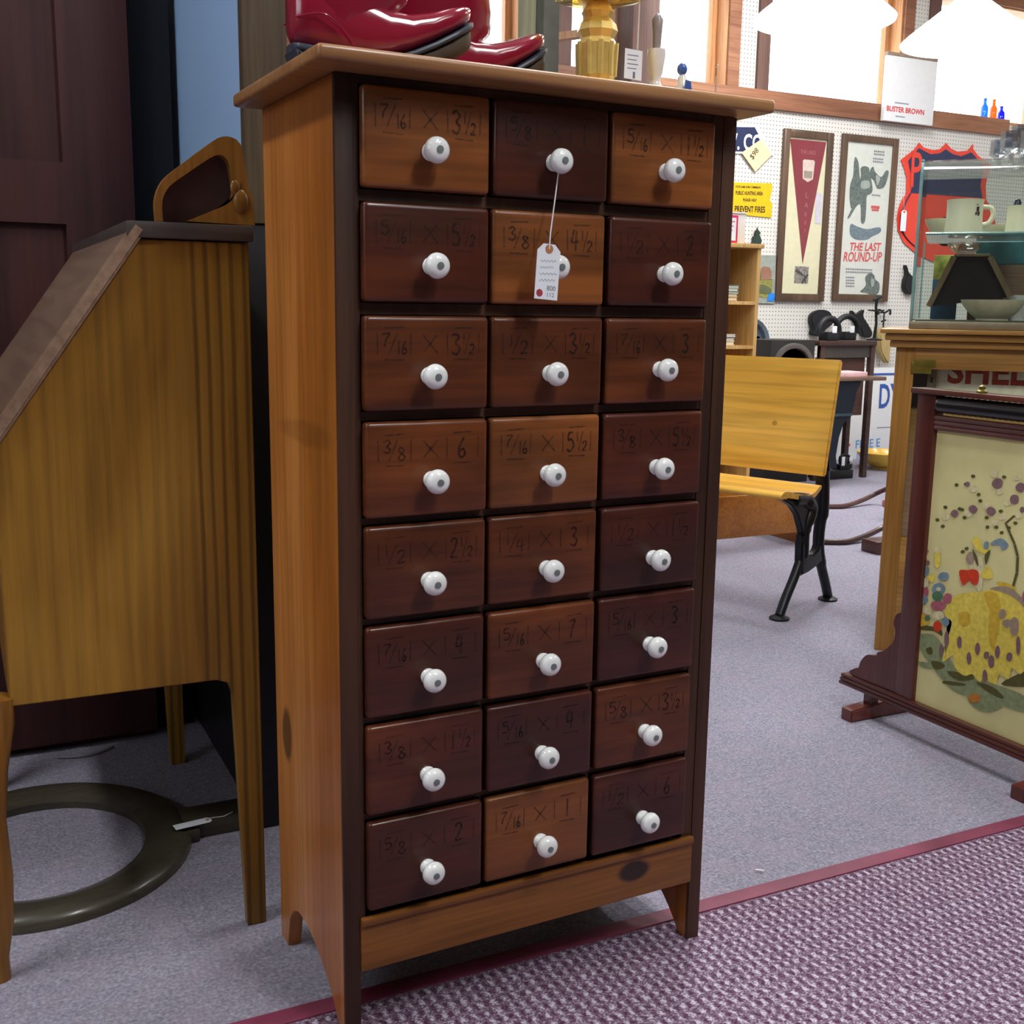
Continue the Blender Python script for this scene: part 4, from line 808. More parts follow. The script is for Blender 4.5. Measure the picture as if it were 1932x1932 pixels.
# timber support post with brace
M_tim = wood('rough_timber', (150, 110, 84), (206, 166, 134), 'z', rough=.6, coat=0)
a, c = PY(1135, 60, 5.2), PY(1192, 60, 5.2)
t = thing('timber_post', 'brown timber roof post with a diagonal brace, behind the brass lamp', 'post', ((a.x+c.x)/2, 5.3, 0))
B().box(a.x, c.x, 5.2, 5.4, 0, CZ, bev=.006).build('post', M_tim, t)
B().prism([(a.x+.02, PY(1140, 46, 5.2).z), (a.x+.02, PY(1140, 60, 5.2).z), (a.x-.5, PY(1050, 96, 5.2).z), (a.x-.5, PY(1050, 82, 5.2).z)], 'y', 5.24, 5.34).build('brace', M_tim, t)
a, c = PY(1194, 60, 5.0), PY(1244, 60, 5.0)
tag(B().box(a.x, c.x, 5.0, 5.15, 0, CZ, bev=.006).build('timber_post', M_post, loc=((a.x+c.x)/2, 5.08, 0)), 'darker greyish timber post just right of the brown braced post', 'post')
# pendant shades
M_shade = mat('milk_glass', (245, 245, 242), .3, noise=.01, coat=.3)
nt = M_shade.node_tree; nt.nodes['Principled BSDF'].inputs['Emission Color'].default_value = (1, .97, .92, 1); nt.nodes['Principled BSDF'].inputs['Emission Strength'].default_value = 2.2
for nm, (cx_, cy_), lb in (('a', (3.86, 4.5), 'lit white milk glass pendant shade, the left one before the windows'), ('b', (4.82, 4.5), 'lit white milk glass pendant shade, the right one before the windows')):
    zr = 2.375
    t = thing('pendant_lamp', lb, 'pendant lamp', (cx_, cy_, zr), group='white cone pendant lamps')
    B().lathe([(.333, 0), (.336, .012), (.30, .045), (.06, .235), (.045, .24), (.04, .236), (.29, .04), (.325, .0)], (cx_, cy_, zr), n=48).build('shade', M_shade, t)
    B().lathe([(.045, .238), (.05, .26), (.03, .30), (.012, .315), (.0001, .32)], (cx_, cy_, zr), n=20).build('cap', mat('frosted_grey_cap', (150, 162, 166), .3), t)
    B().tube([(cx_, cy_, zr+.31), (cx_, cy_, CZ)], .006, 8).build('cord', M_blk, t)
# ================================================================== FAR TABLE AND ITS THINGS
M_dkt = wood('dark_table_wood', (52, 36, 32), (86, 64, 56), 'x', rough=.45, coat=.2); M_iron2 = mat('old_black_iron', (34, 36, 40), .5, .3, noise=.1)
ty = 5.215
a = PY(1545, 645, ty); c = PY(1653, 645, ty)
t = thing('side_table', 'dark wooden table with deep apron against pegboard wall, right of bookcase', 'table', ((a.x+c.x)/2, ty+.25, 0))
zt1 = PY(1600, 643, ty).z
B().box(a.x, c.x, ty-.01, ty+.24, zt1-.03, zt1, bev=.004).build('table_top', M_dkt, t)
B().box(a.x+.02, c.x-.02, ty+.01, ty+.025, zt1-.10, zt1-.03).build('rail', mat('worn_grey_rail', (70, 66, 62), .5), t)
B().box(a.x+.02, c.x-.05, ty+.03, ty+.045, PY(1600, 785, ty).z, zt1-.10).build('apron', wood('side_table_apron', (66, 42, 36), (98, 68, 58), 'x', rough=.5, coat=.1), t)
for x in (a.x+.02, c.x-.034):
    for y in (ty, ty+.17): B().box(x, x+.034, y, y+.034, 0, zt1-.03, bev=.003).build('leg', M_dkt, t)
def onT(px, y=None): return PY(px, 645, y or ty+.1).x
zt1 += .0005
# two round iron rings, box holder
for i, (px, r, lb) in enumerate(((1563, .075, 'left black ring-shaped iron on the dark table, white tag inside'), (1596, .088, 'right and larger black ring-shaped iron on the dark table'))):
    yy = ty+.05+.10*i; x = onT(px, yy); z = zt1+.055
    t = thing('iron_ring', lb, 'iron ring', (x, yy, zt1), group='black iron rings on the dark table')
    pts = [(x+r*math.cos(k*math.pi/16), yy, z+r*math.sin(k*math.pi/16)) for k in range(-1, 18)]
    B().tube(pts, .018, 10).build('ring', M_iron2, t)
    B().box(x-.045, x+.045, yy-.04, yy+.04, zt1, zt1+.05, bev=.006).build('base', M_iron2, t)
    B().box(x-.01, x+.022, yy-.043, yy-.0405, zt1+.045, zt1+.085, bev=.0005).build('tag', M_paper, t)
# black castings hanging on the wall above
def wallobj(name, label, cat, pts, off, th, m):
    p = [PW(1340+.3064*x, 560+.3064*y, off) for x, y in pts]; c_ = sum(p, Vector())/len(p)
    return tag(B().prism([(v.x, v.z) for v in spline(p, 3)], 'y', WY-off-th, WY-off, bev=.004).build(name, m, loc=(c_.x, WY-off, c_.z)), label, cat)
wallobj('iron_trivet', 'black cast iron piece hung on pegboard left above the dark table', 'trivet', [(640, 85), (680, 80), (720, 100), (735, 160), (690, 200), (660, 240), (605, 230), (612, 190), (600, 150), (605, 110)], .004, .04, M_iron2)
wallobj('iron_casting', 'black cast iron animal-shaped piece hung right above the dark table', 'casting', [(855, 85), (880, 110), (925, 80), (920, 120), (950, 170), (975, 220), (960, 250), (920, 240), (900, 180), (860, 130)], .004, .04, M_iron2)
p = PW(1709, 500, .01); wallobj('iron_bird', 'black bird-shaped iron casting hung on pegboard below the shield sign', 'casting', [(1185, -195+0), (1200, -150), (1235, -110), (1250, -60), (1240, -30), (1205, -15), (1175, -50), (1178, -100), (1190, -140)], .004, .04, M_iron2)
t = thing('candle_stand', 'tall thin black iron candle stand with flared top on the dark table', 'candle stand', (onT(1640), ty+.06, zt1))
x = onT(1640); yy = ty+.06; zc = PY(1640, 565, yy).z
B().tube([(x, yy, zt1), (x+.008, yy, zt1+.1), (x-.004, yy, zc-.04), (x, yy, zc)], [.012, .008, .008, .01], 8).build('stem', M_iron2, t); B().lathe([(.0001, 0), (.045, 0), (.05, .006), (.01, .016), (.0001, .016)], (x, yy, zt1), n=18).build('base', M_iron2, t)
B().tube([(x-.03, yy, zc-.005), (x, yy, zc+.01), (x+.035, yy, zc+.018)], [.006, .014, .008], 8).lathe([(.012, 0), (.05, .005), (.05, .012), (.012, .012)], (x, yy, PY(1640, 588, yy).z), n=16).build('arm', M_iron2, t)
# shoe last hanging from hook
p = PW(1667, 640, .05); t = thing('shoe_last', 'yellowish wooden shoe last hanging toe down on pegboard beside dark table', 'shoe last', (p.x, WY-.03, p.z))
q = [PW(1340+.3064*x_, 560+.3064*y_, .05) for x_, y_ in ((1050, 190), (1085, 200), (1100, 260), (1090, 330), (1085, 395), (1075, 408), (1055, 385), (1030, 330), (1022, 250))]
B().prism([(v.x, v.z) for v in spline(q, 3)], 'y', WY-.085, WY-.03, bev=.008).build('wooden_form', wood('old_last_wood', (150, 126, 76), (192, 168, 112), 'z', rough=.5), t)
hk = B(); a_ = PW(1340+.3064*1065, 560+.3064*190, .05); z_ = PW(1667, 590, .05).z
hk.tube([a_, (a_.x, WY-.05, z_)], .005, 8).tube(spline([(a_.x-.055, WY-.05, z_-.015), (a_.x-.05, WY-.05, z_+.02), (a_.x, WY-.05, z_), (a_.x+.05, WY-.05, z_+.02), (a_.x+.055, WY-.05, z_-.015)], 4, False), .007, 8).tube([(a_.x-.02, WY-.05, z_-.06), (a_.x+.02, WY-.05, z_-.05)], .006, 6).tube([(a_.x, WY-.05, z_-.0), (a_.x, WY-.001, z_)], .005, 6)
hk.build('hook', M_iron2, t)
# square black speaker / fan housing with round mouth
ya = 5.20; a, c = PY(1460, 642, ya), PY(1543, 642, ya); z1_ = a.z
t = thing('horn_cabinet', 'square black cabinet with a round opening, behind the maple school seat', 'cabinet', ((a.x+c.x)/2, ya+.15, 0))
h_ = c.x-a.x
bx = B().box(a.x, c.x, ya+.02, ya+.35, 0, z1_, bev=.004)
bx.build('body', mat('charcoal_box', (34, 32, 32), .5), t)
cxm, czm = (a.x+c.x)/2, z1_-h_*.52
B().lathe([(h_*.36, -.002), (h_*.47, .0), (h_*.47, .016), (h_*.44, .02), (h_*.38, .018), (h_*.36, .0)], (cxm, ya+.02, czm), '-y', 40).build('round_rim', mat('grey_metal_rim', (92, 88, 84), .4, .3), t)
B().lathe([(.0001, .003), (h_*.365, .003)], (cxm, ya+.02, czm), '-y', 32).build('dark_mouth', M_black, t)
# grey wheel
yw_ = 5.75; a, c = PY(1400, 648, yw_), PY(1446, 648, yw_); r_ = .165; cxw, czw = c.x-r_, a.z
t = thing('cast_pulley', 'blue grey metal wheel with round holes, right of the bookcase', 'wheel', (cxw, yw_, 0))
# standing on a plinth hidden behind the desk
B().lathe([(r_*.80, -.03), (r_*.98, -.04), (r_, -.03), (r_, .03), (r_*.97, .04), (r_*.84, .03), (r_*.80, .0), (.05, -.002), (.0001, -.002)], (cxw, yw_, czw), '-y', 40).build('disc', mat('blue_grey_metal', (120, 136, 152), .4, .3), t)
for k in range(8): 
    a_ = 2*math.pi*k/8+.3; B().lathe([(.0001, .0005), (.017, .0005)], (cxw+r_*.6*math.cos(a_), yw_, czw+r_*.6*math.sin(a_)), '-y', 16).build('hole', M_black, t)
zc_ = czw-r_; tag(B().box(cxw-.2, cxw+.18, yw_-.12, yw_+.12, 0, zc_-.001, bev=.004).build('wooden_stand', M_dkt, loc=(cxw, yw_, 0)), 'dark wooden stand under the blue grey metal wheel', 'stand')
# sewing table with iron treadle leg
yt = 4.95
a, c = PY(1575, 712, yt), PY(1668, 719, yt); zt2 = a.z
t = thing('treadle_table', 'treadle table with thin wooden top and ornate black iron leg', 'table', ((a.x+c.x)/2, yt+.1, 0))
B().box(a.x-.30, c.x, yt-.02, yt+.22, zt2-.022, zt2, bev=.005).build('table_top', wood('worn_brown_top', (96, 72, 60), (136, 106, 90), 'x', rough=.35, coat=.3), t)
def Q(px, py): v = PY(px, py, yt); return (v.x, v.z)
il = [Q(*p_) for p_ in ((1572, 720), (1627, 718), (1617, 740), (1612, 765), (1607, 785), (1592, 800), (1584, 825), (1578, 860), (1580, 884), (1545, 884), (1550, 830), (1562, 780))]
B().prism(il, 'y', yt, yt+.03, bev=.004).build('iron_leg', mat('blue_black_iron', (28, 36, 46), .45, .3), t)
v = Q(1583, 783); B().box(v[0]-.08, v[0]+.09, yt-.006, yt+.002, v[1]-.008, v[1]+.008).build('cross_bar', mat('blue_grey_iron', (62, 78, 88), .4, .3), t)
a = PZ(1550, 906, 0); c = PZ(1612, 903, 0); yi = (a.y+c.y)/2
zb2 = PY(1580, 888, yi+.0).z
B().box(a.x, c.x+.0, yi, yi+.14, .0, max(.05, zb2), bev=.008).build('foot_base', M_iron2, t)
p = PY(1598, 720, yt-.0); B().box(Q(1570, 707)[0], Q(1637, 707)[0], yt, yt+.16, zt2+.001, zt2+.03, bev=.004).m(0)
tag(B().box(Q(1560, 707)[0], Q(1637, 707)[0], yt, yt+.16, zt2+.0005, zt2+.028, bev=.004).build('pink_box', mat('pale_pink_cover', (222, 180, 184), .6), loc=(Q(1600, 707)[0], yt+.08, zt2)), 'flat pale pink box lying on the thin-topped treadle table', 'box')
# flat iron with tag
zi = max(.05, zb2)+.0005
p = PZ(1592, 896, 0); yy = yi+.06; x = PY(1592, 880, yy).x
t = thing('flat_iron', 'small black flat iron with looped handle and white tags on floor base', 'flat iron', (x, yy, zi))
B().prism([(x-.06, yy-.035), (x+.03, yy-.035), (x+.07, yy), (x+.03, yy+.035), (x-.06, yy+.035)], 'z', zi, zi+.028, bev=.003).build('sole', M_iron2, t)
B().tube(spline([(x-.03, yy, zi+.026), (x-.035, yy, zi+.07), (x, yy, zi+.085), (x+.04, yy, zi+.07), (x+.035, yy, zi+.026)], 5, False), .008, 8).build('handle', M_iron2, t)
B().box(x-.06, x-.035, yy-.045, yy-.043, zi+.025, zi+.08, bev=.0005).box(x+.0, x+.025, yy-.045, yy-.043, zi+.05, zi+.078, bev=.0005).build('tag', M_paper, t)
# white cooperative sign leaning at the wall
ys = 5.93
def S(px, py): v = PY(px, py, ys); return (v.x, v.z)
t = thing('insurance_sign', 'white painted sign with blue lettering FREE standing against the wall', 'sign', (S(1650, 860)[0], ys, 0))
tl_, br2 = S(1584, 700), S(1760, 866)
B().box(tl_[0], br2[0], ys-.02, ys, .0, tl_[1]+.02, bev=.002).build('panel', M_wht, t)
M_bl = mat('royal_blue_paint', (56, 92, 176), .6); M_sk = mat('sky_blue_paint', (90, 150, 210), .6)
b = B(); v = S(1652, 769); b.text('DY', .235, face_y(v[0], ys-.0215, v[1], .02), sx=.62, bold=.004)
v = S(1655, 706); b.box(tl_[0]+.02, br2[0], ys-.0225, ys-.0205, v[1]-.006, v[1]+.008).build('border_and_title', M_bl, t)
b = B(); v = S(1609, 846); b.text('FREE E', .085, face_y(v[0], ys-.0215, v[1], .03), sx=.95); v = S(1611, 869); b.text('INSURANCE', .085, face_y(v[0], ys-.0215, v[1], .03), sx=.8); b.build('lettering', M_sk, t)
v = S(1598, 839); B().lathe([(.0001, .0), (.011, .0), (.011, .001), (.0001, .001)], (v[0], ys-.0205, v[1]), '-y', 14).build('bullet', M_redp, t)
v = S(1655, 806); B().box(v[0]-.02, br2[0], ys-.0222, ys-.0205, v[1]-.002, v[1]+.002).build('thin_line', M_print, t)
# yellow pan
p = PZ(1678, 893, 0)
bowl('mixing_bowl', 'yellow bowl on the carpet in front of the white lettered sign', (p.x+.14, p.y+.18, .0005), .19, .11, mat('yellow_enamel', (228, 186, 70), .3, coat=.4))
# rocking chair behind the counter
M_rock = wood('rocker_dark_wood', (58, 36, 34), (92, 62, 56), 'x', rough=.4, coat=.2)
t = thing('rocking_chair', 'dark rocking chair mostly hidden behind the counter, curved runners on carpet', 'rocking chair', tuple(PZ(1700, 1010, 0)))
def runner(pts, z=.012):
    w = []
    for px, py in pts: w.append(PZ(px, py, z))
    return w
r1 = [PZ(1548, 1022, .012), PZ(1575, 1023, .012), PZ(1603, 1021, .014), PZ(1640, 1008, .03), PZ(1672, 992, .06), PZ(1720, 972, .13)]
B().tube(spline(r1, 4, False), .013, 8).build('runner', M_rock, t)
off = PZ(1548, 955, .012)-r1[0]
B().tube(spline([p_+off for p_ in r1], 4, False), .013, 8).build('runner', M_rock, t)
sp = PY(1672, 945, 4.1); B().box(sp.x-.03, sp.x+.42, 3.75, 4.1, sp.z-.03, sp.z+.01, bev=.01).build('seat', mat('worn_rose_seat', (176, 110, 112), .5), t)
for x_, y_ in ((sp.x+.05, 3.8), (sp.x+.05, 4.05), (sp.x+.36, 3.8), (sp.x+.36, 4.05)): B().tube([(x_, y_, .05), (x_, y_, sp.z-.02)], .016, 8).build('leg', M_rock, t)
p = PZ(1652, 1048, 0); tag(B().box(p.x+.01, p.x+.18, p.y, p.y+.10, .0005, .055, bev=.008).build('wooden_block', M_rock, loc=(p.x, p.y, 0)), 'short dark wooden block on carpet at the left edge of the oak counter', 'block')
# ================================================================== COUNTER AND GLASS CASE
M_co = wood('counter_oak', (142, 98, 40), (190, 142, 70), 'z', rough=.4, coat=.25); M_coy = wood('counter_oak_rail', (140, 100, 46), (184, 140, 76), 'y', rough=.4, coat=.25)
KX, KY1, KY0 = 2.44, 2.45, 1.15
# the counter stands turned in the room: everything of it is laid out square here, then swung about its far left corner
KTH = math.radians(43); KC = Vector((KX, KY1, 0)); _before = set(bpy.data.objects)
def PK(px, py, x):
    Ri = Matrix.Rotation(-KTH, 3, 'Z'); e = KC+Ri @ (EYE-KC); d = Ri @ ray(px, py); return e+d*((x-e.x)/d.x)
t = thing('shop_counter', 'golden oak shop counter with glass front at the right edge', 'counter', (KX+.3, 1.8, 0))
B().box(KX-.045, KX+.62, KY0, KY1+.045, .945, .958, bev=.004).box(KX-.032, KX+.6, KY0, KY1+.032, .925, .945, bev=.006).box(KX-.018, KX+.59, KY0, KY1+.018, .905, .925, bev=.006).build('top_moulding', M_coy, t)
B().box(KX, KX+.03, KY1-.052, KY1, .0, .905, bev=.002).build('corner_stile', M_co, t); B().box(KX+.55, KX+.58, KY1-.05, KY1, 0, .905, bev=.002).build('corner_stile', M_co, t)
B().box(KX, KX+.03, KY0, KY1-.052, .845, .905, bev=.002).build('front_rail', M_coy, t); B().box(KX, KX+.03, KY0, KY1-.052, .0, .35, bev=.002).build('base_board', M_coy, t)
B().box(KX+.03, KX+.55, KY1-.02, KY1-.006, 0, .905).build('end_panel', M_co, t)
B().box(KX+.56, KX+.575, KY0, KY1-.05, 0, .905).build('back_panel', mat('dark_cabinet_back', (60, 58, 48), .7), t)
B().box(KX+.03, KX+.55, KY0, KY1-.02, .02, .05).build('floor_board', M_coy, t)
B().box(KX+.012, KX+.016, KY0, KY1-.052, .35, .845).build('front_glass', M_gl, t)
M_brass = mat('aged_brass', (128, 118, 52), .35, .7, noise=.1)
B().box(KX-.003, KX, KY1-.10, KY1-.045, .832, .866, bev=.001).box(KX-.004, KX, KY1-.11, KY1-.052, .852, .872, bev=.001).build('brass_corner', M_brass, t)
b = B().box(KX+.04, KX+.046, KY1-.115, KY1-.09, .40, .845); b.m(1)
for k in range(12): b.box(KX+.0392, KX+.0399, KY1-.106, KY1-.099, .42+.035*k, .436+.035*k)
b.build('shelf_standard', [mat('grey_steel', (118, 122, 110), .35, .6), M_black], t)
# sign inside the counter
xs = KX+.06
def K(px, py): v = PK(px, py, xs); return (v.y, v.z)
ka, kb_, kc = K(1768, 684), K(1768, 740), K(1790, 722)
t = thing('enamel_sign', 'cream sign with red lettering SHELL lying inside the oak counter', 'sign', (xs, ka[0]-.3, kb_[1]-.05))
B().box(xs, xs+.006, ka[0]-.62, ka[0], kb_[1]-.05, ka[1]+.02, bev=.001).build('plate', mat('cream_enamel', (242, 236, 214), .35, coat=.3), t)
kh = K(1786, 721)
B().text('SHELL', .10, face_x(xs-.0006, kh[0], kh[1]), sx=.98, bold=.003).build('lettering', mat('brick_red_enamel', (172, 58, 44), .4), t)
tag(B().box(KX+.05, KX+.5, KY0+.05, KY1-.05, .052, K(1768, 740)[1]-.052, bev=.004).build('storage_box', M_coy, loc=(KX+.27, 1.8, .05)), 'plain wooden box under the red lettered sign in the counter', 'box')
# glass case
GX0, GX1, GZ0, GZ1, GY1 = KX+.005, KX+.50, .9585, 1.425, KY1-.035
t = thing('glass_showcase', 'curved-front glass countertop showcase holding mugs and bowls', 'display case', (KX+.25, 1.85, GZ0))
M_alu = mat('brushed_metal_trim', (146, 138, 116), .35, .7); M_cg = thin_glass('curved_case_glass', (.95, .98, .97), .06, .01); M_edge = mat('glass_edge_green', (120, 164, 160), .15, coat=.6, alpha=.8)
B().box(GX0-.004, GX1, KY0+.02, GY1+.006, GZ0, GZ0+.022, bev=.003).build('base_frame', M_alu, t)
B().box(GX0+.004, GX1-.01, KY0+.03, GY1-.01, GZ0+.022, GZ0+.026).build('deck', mat('olive_case_floor', (84, 82, 64), .6), t)
prof = [(GX0, GZ0+.022), (GX0, 1.15), (GX0+.001, 1.30), (GX0+.004, 1.38), (GX0+.010, 1.405), (GX0+.026, 1.420), (GX0+.06, 1.4245), (GX1, 1.425)]
ps = [(p_.x, p_.y) for p_ in spline([(x_, z_, 0) for x_, z_ in prof], 6, False)]
def sheet(b, ps, y0, y1):
    n = len(ps); b.add([(x_, y_, z_) for y_ in (y0, y1) for x_, z_ in ps], [(i, i+1, n+i+1, n+i) for i in range(n-1)])
b = B(); sheet(b, ps, KY0+.02, GY1); sheet(b, [(x_+.003, z_-.002) for x_, z_ in ps], KY0+.02, GY1); b.build('curved_glass', M_cg, t, sharp=3)
for yy in (GY1-.004, KY0+.02): B().prism(ps+[(GX1, GZ0+.022)], 'y', yy, yy+.004).build('end_glass', M_cg, t)
B().tube([(x_, GY1+.001, z_) for x_, z_ in ps], .0045, 8).build('edge_trim', M_edge, t, sharp=3)
B().tube([(GX0+.001, GY1-.02, GZ0+.03), (GX0+.001, GY1-.02, 1.2)], .0025, 6).build('inner_edge', M_edge, t)
B().box(GX0+.035, GX1-.02, KY0+.04, GY1-.02, 1.222, 1.229).build('glass_shelf', thin_glass('shelf_glass', (.86, .95, .93), .15), t)
B().tube([(GX0+.035, KY0+.04, 1.2255), (GX0+.035, GY1-.02, 1.2255)], .0045, 6).build('shelf_edge', M_edge, t)
B().box(GX1-.012, GX1, KY0+.02, GY1, GZ0+.022, 1.425).build('rear_door', thin_glass('rear_glass', (.9, .93, .9), .08), t)
zsf = 1.2295; zdk = GZ0+.0265
M_ivory = mat('ivory_ironstone', (232, 226, 192), .3, noise=.01, coat=.4)
def mug(label, c, r, h, ang, deco=True):
    t = thing('mug', label, 'mug', c, group='ivory mugs in the glass showcase')
    B().lathe([(.0001, 0), (r, 0), (r*1.02, h*.1), (r*.95, h*.5), (r*.96, h*.92), (r*1.0, h), (r*.92, h*.985), (r*.86, h*.5), (r*.86, .01), (.0001, .008)], c, n=36).build('body', M_ivory, t)
    dx, dy = math.cos(ang), math.sin(ang)
    B().tube(spline([(c[0]+dx*r*.95, c[1]+dy*r*.95, c[2]+h*.78), (c[0]+dx*r*1.35, c[1]+dy*r*1.35, c[2]+h*.76), (c[0]+dx*r*1.5, c[1]+dy*r*1.5, c[2]+h*.55), (c[0]+dx*r*1.3, c[1]+dy*r*1.3, c[2]+h*.32), (c[0]+dx*r*.98, c[1]+dy*r*.98, c[2]+h*.25)], 5, False), .007, 8).build('handle', M_ivory, t)
    if deco:
        b = B(); a0 = ang-.89
        for (u, v, w_, h_) in ((0, .62, .10, .16), (.08, .5, .08, .14), (-.1, .52, .07, .10), (.02, .36, .14, .06), (-.06, .8, .05, .05), (-.02, .26, .34, .035)):
            A = a0+u-w_; Bq = a0+u+w_; rr = r*1.003
            b.add([(c[0]+rr*.965*math.cos(q_), c[1]+rr*.965*math.sin(q_), c[2]+h*z_) for q_, z_ in ((A, v), (Bq, v+.02), (Bq, v+h_), (A, v+h_-.02))], [(0, 1, 2, 3)])
        b.build('printed_crest', mat('black_transfer_print', (54, 54, 50), .5), t)
    return t
pm_ = PK(1818, 425, KX+.12)
kx = KX+.12; rmx = abs(PK(1783, 400, kx).y-PK(1855, 400, kx).y)/2
mug('large ivory mug with black crest on the upper shelf of the glass showcase', (kx, pm_.y, zsf), rmx, .094, math.radians(-85))
mug('plain ivory mug at the right on the upper showcase shelf', (kx+.06, PK(1925, 425, kx+.06).y, zsf), .04, .08, 0, False)
bowl('saucer_stack', 'ivory dish at the back left of the upper showcase shelf', (KX+.24, PK(1778, 425, KX+.24).y, zsf), .05, .05, M_ivory)
bowl('saucer_stack', 'ivory dish behind the crested mug on the upper showcase shelf', (KX+.31, PK(1885, 425, KX+.31).y, zsf), .055, .035, M_ivory)
tag(B().lathe([(.0001, 0), (.010, 0), (.011, .09), (.007, .10), (.0001, .102)], (KX+.2, PK(1916, 425, KX+.2).y, zsf), n=14).build('black_bottle', mat('dark_teal_glass', (24, 40, 48), .2, coat=.4), loc=(KX+.2, PK(1916, 425, KX+.2).y, zsf)), 'thin dark teal bottle on the upper showcase shelf', 'bottle')
p = PK(1868, 600, KX+.10); bowl('mixing_bowl', 'large cream bowl on the floor of the glass showcase', (KX+.105, p.y-.005, zdk), .088, .058, mat('cream_bowl_glaze', (214, 208, 178), .3, coat=.4), foot=.5)
p = PK(1922, 585, KX+.3); bowl('mixing_bowl', 'small white bowl at the back of the showcase floor', (KX+.32, p.y, zdk+.0), .05, .075, M_china)
# pressed glass dish, on riser
rz = PK(1800, 487, KX+.2).z
t = thing('display_riser', 'dark A-shaped wooden stand in the glass showcase', 'stand', (KX+.27, PK(1830, 560, KX+.27).y, zdk))
xr_ = KX+.24
def T_(px, py): v = PK(px, py, xr_); return (v.y, max(zdk, v.z))
M_rf = wood('riser_frame_wood', (110, 88, 62), (150, 124, 92), 'z', rough=.5)
pl, pt1, pt2, pr2 = T_(1752, 578), T_(1800, 484), T_(1868, 484), T_(1906, 560)
B().prism([pl, pt1, pt2, pr2], 'x', xr_+.02, xr_+.12).build('body', mat('black_velvet', (22, 20, 26), .9), t)
for A_, B2 in ((pl, pt1), (pt2, pr2)):
    d_ = Vector((B2[0]-A_[0], B2[1]-A_[1])).normalized(); n2 = Vector((-d_.y, d_.x))*.008
    B().prism([(A_[0]-n2.x, A_[1]-n2.y), (B2[0]-n2.x, B2[1]-n2.y), (B2[0]+n2.x, B2[1]+n2.y), (A_[0]+n2.x, A_[1]+n2.y)], 'x', xr_, xr_+.02).build('slat', M_rf, t)
B().box(xr_, xr_+.14, pt2[0], pt1[0], pt1[1], pt1[1]+.008, bev=.002).build('top_slat', M_rf, t)
cy_ = (pt1[0]+pt2[0])/2
bowl('pressed_glass_dish', 'clear pressed glass dish on top of the dark A-shaped stand', (xr_+.06, cy_+.02, pt1[1]+.0085), .052, .034, thin_glass('pressed_glass', (.86, .92, .9), .35, .1))
a = PK(1758, 548, KX+.36); c = PK(1800, 480, KX+.36)
t = thing('tin_box', 'blue and yellow printed tin at the left back of the showcase', 'tin', (KX+.38, (a.y+c.y)/2, zdk))
B().box(KX+.41, KX+.47, c.y-.02, a.y, zdk, zdk+(c.z-zdk)*.62, bev=.002).build('lower_band', mat('tin_blue', (44, 112, 150), .4), t); B().box(KX+.41, KX+.47, c.y-.02, a.y, zdk+(c.z-zdk)*.62, c.z, bev=.002).build('upper_band', mat('tin_yellow', (196, 196, 90), .4, noise=.3, nscale=30), t)
a = PK(1842, 466, KX+.4); c = PK(1960, 440, KX+.4)
tag(B().box(KX+.38, KX+.47, c.y, a.y, zsf-.075, zsf-.0085, bev=.002).build('teal_box', mat('teal_card', (70, 130, 140), .5), loc=(KX+.42, (a.y+c.y)/2, zsf-.075)), 'teal box seen just below the showcase shelf at the back', 'box')
tag(B().box(KX+.37, KX+.475, c.y-.01, a.y+.01, zdk, zsf-.0765, bev=.002).build('brown_box', wood('brown_back_box', (120, 88, 70), (150, 116, 94), 'y', rough=.6), loc=(KX+.42, (a.y+c.y)/2, zdk)), 'tall pinkish brown box at the back right inside the showcase', 'box')
# clear glassware on top of the case
for i, (px, dx, r, h, lb) in enumerate(((1886, .33, .030, .085, 'stemmed clear glass'), (1908, .27, .036, .10, 'cut glass tumbler'), (1930, .37, .04, .13, 'tall cut glass vase'))):
    p = PK(px, 290, KX+dx); z = 1.4275
    tag(B().lathe([(.0001, 0), (r*.8, 0), (r*.8, .004), (r*.25, .01), (r*.25, h*.35), (r, h*.5), (r*.95, h), (r*.88, h), (r*.85, h*.55), (.0001, h*.42)], (KX+dx, p.y, z), n=10).build('glass_goblet', thin_glass('crystal_%d' % i, (.92, .95, .98), .45, .08), loc=(KX+dx, p.y, z), sharp=.2), lb+' standing on top of the glass showcase', 'glassware', 'crystal on the glass showcase')
for o in set(bpy.data.objects)-_before:
    if o.parent is None:
        o.location = KC+Matrix.Rotation(KTH, 3, 'Z') @ (Vector(o.location)-KC); o.rotation_euler.z += KTH
# ================================================================== NEEDLEWORK FIRE SCREEN
M_mah = wood('mahogany_frame', (70, 30, 26), (112, 56, 46), 'z', rough=.32, coat=.45); M_mahy = wood('mahogany_rail', (64, 28, 24), (112, 60, 48), 'y', rough=.3, coat=.5)
FX = 2.0
t = thing('fire_screen', 'dark mahogany fire screen with an embroidered lady in a yellow dress', 'fire screen', (FX+.02, 1.7, 0))
YL, YR = 1.925, 1.42
def FXp(px, py, x=FX): v = PX(px, py, x); return (v.y, v.z)
ztop = FXp(1735, 735)[1]; zrail = FXp(1740, 790)[1]
for y0, y1 in ((1.875, 1.93), (YR-.055, YR)): B().box(FX, FX+.028, y0, y1, .062, ztop-.005, bev=.003).build('stile', M_mah, t)
B().box(FX-.008, FX+.036, YR-.07, 1.945, ztop-.008, ztop+.004, bev=.002).build('top_board', M_mahy, t)
rl = B().lathe([(.020, 0), (.022, .01), (.022, 1)], n=20)
b = B(); pr3 = [(.0001, YR-.05), (.016, YR-.05), (.016, YR-.03)]+[(.0205 if (k % 2) else .0185, YR-.03+(1.875-YR+.03-.004)*k/60) for k in range(61)]+[(.016, 1.872), (.0001, 1.872)]
vs = []; fs = []; n = 18
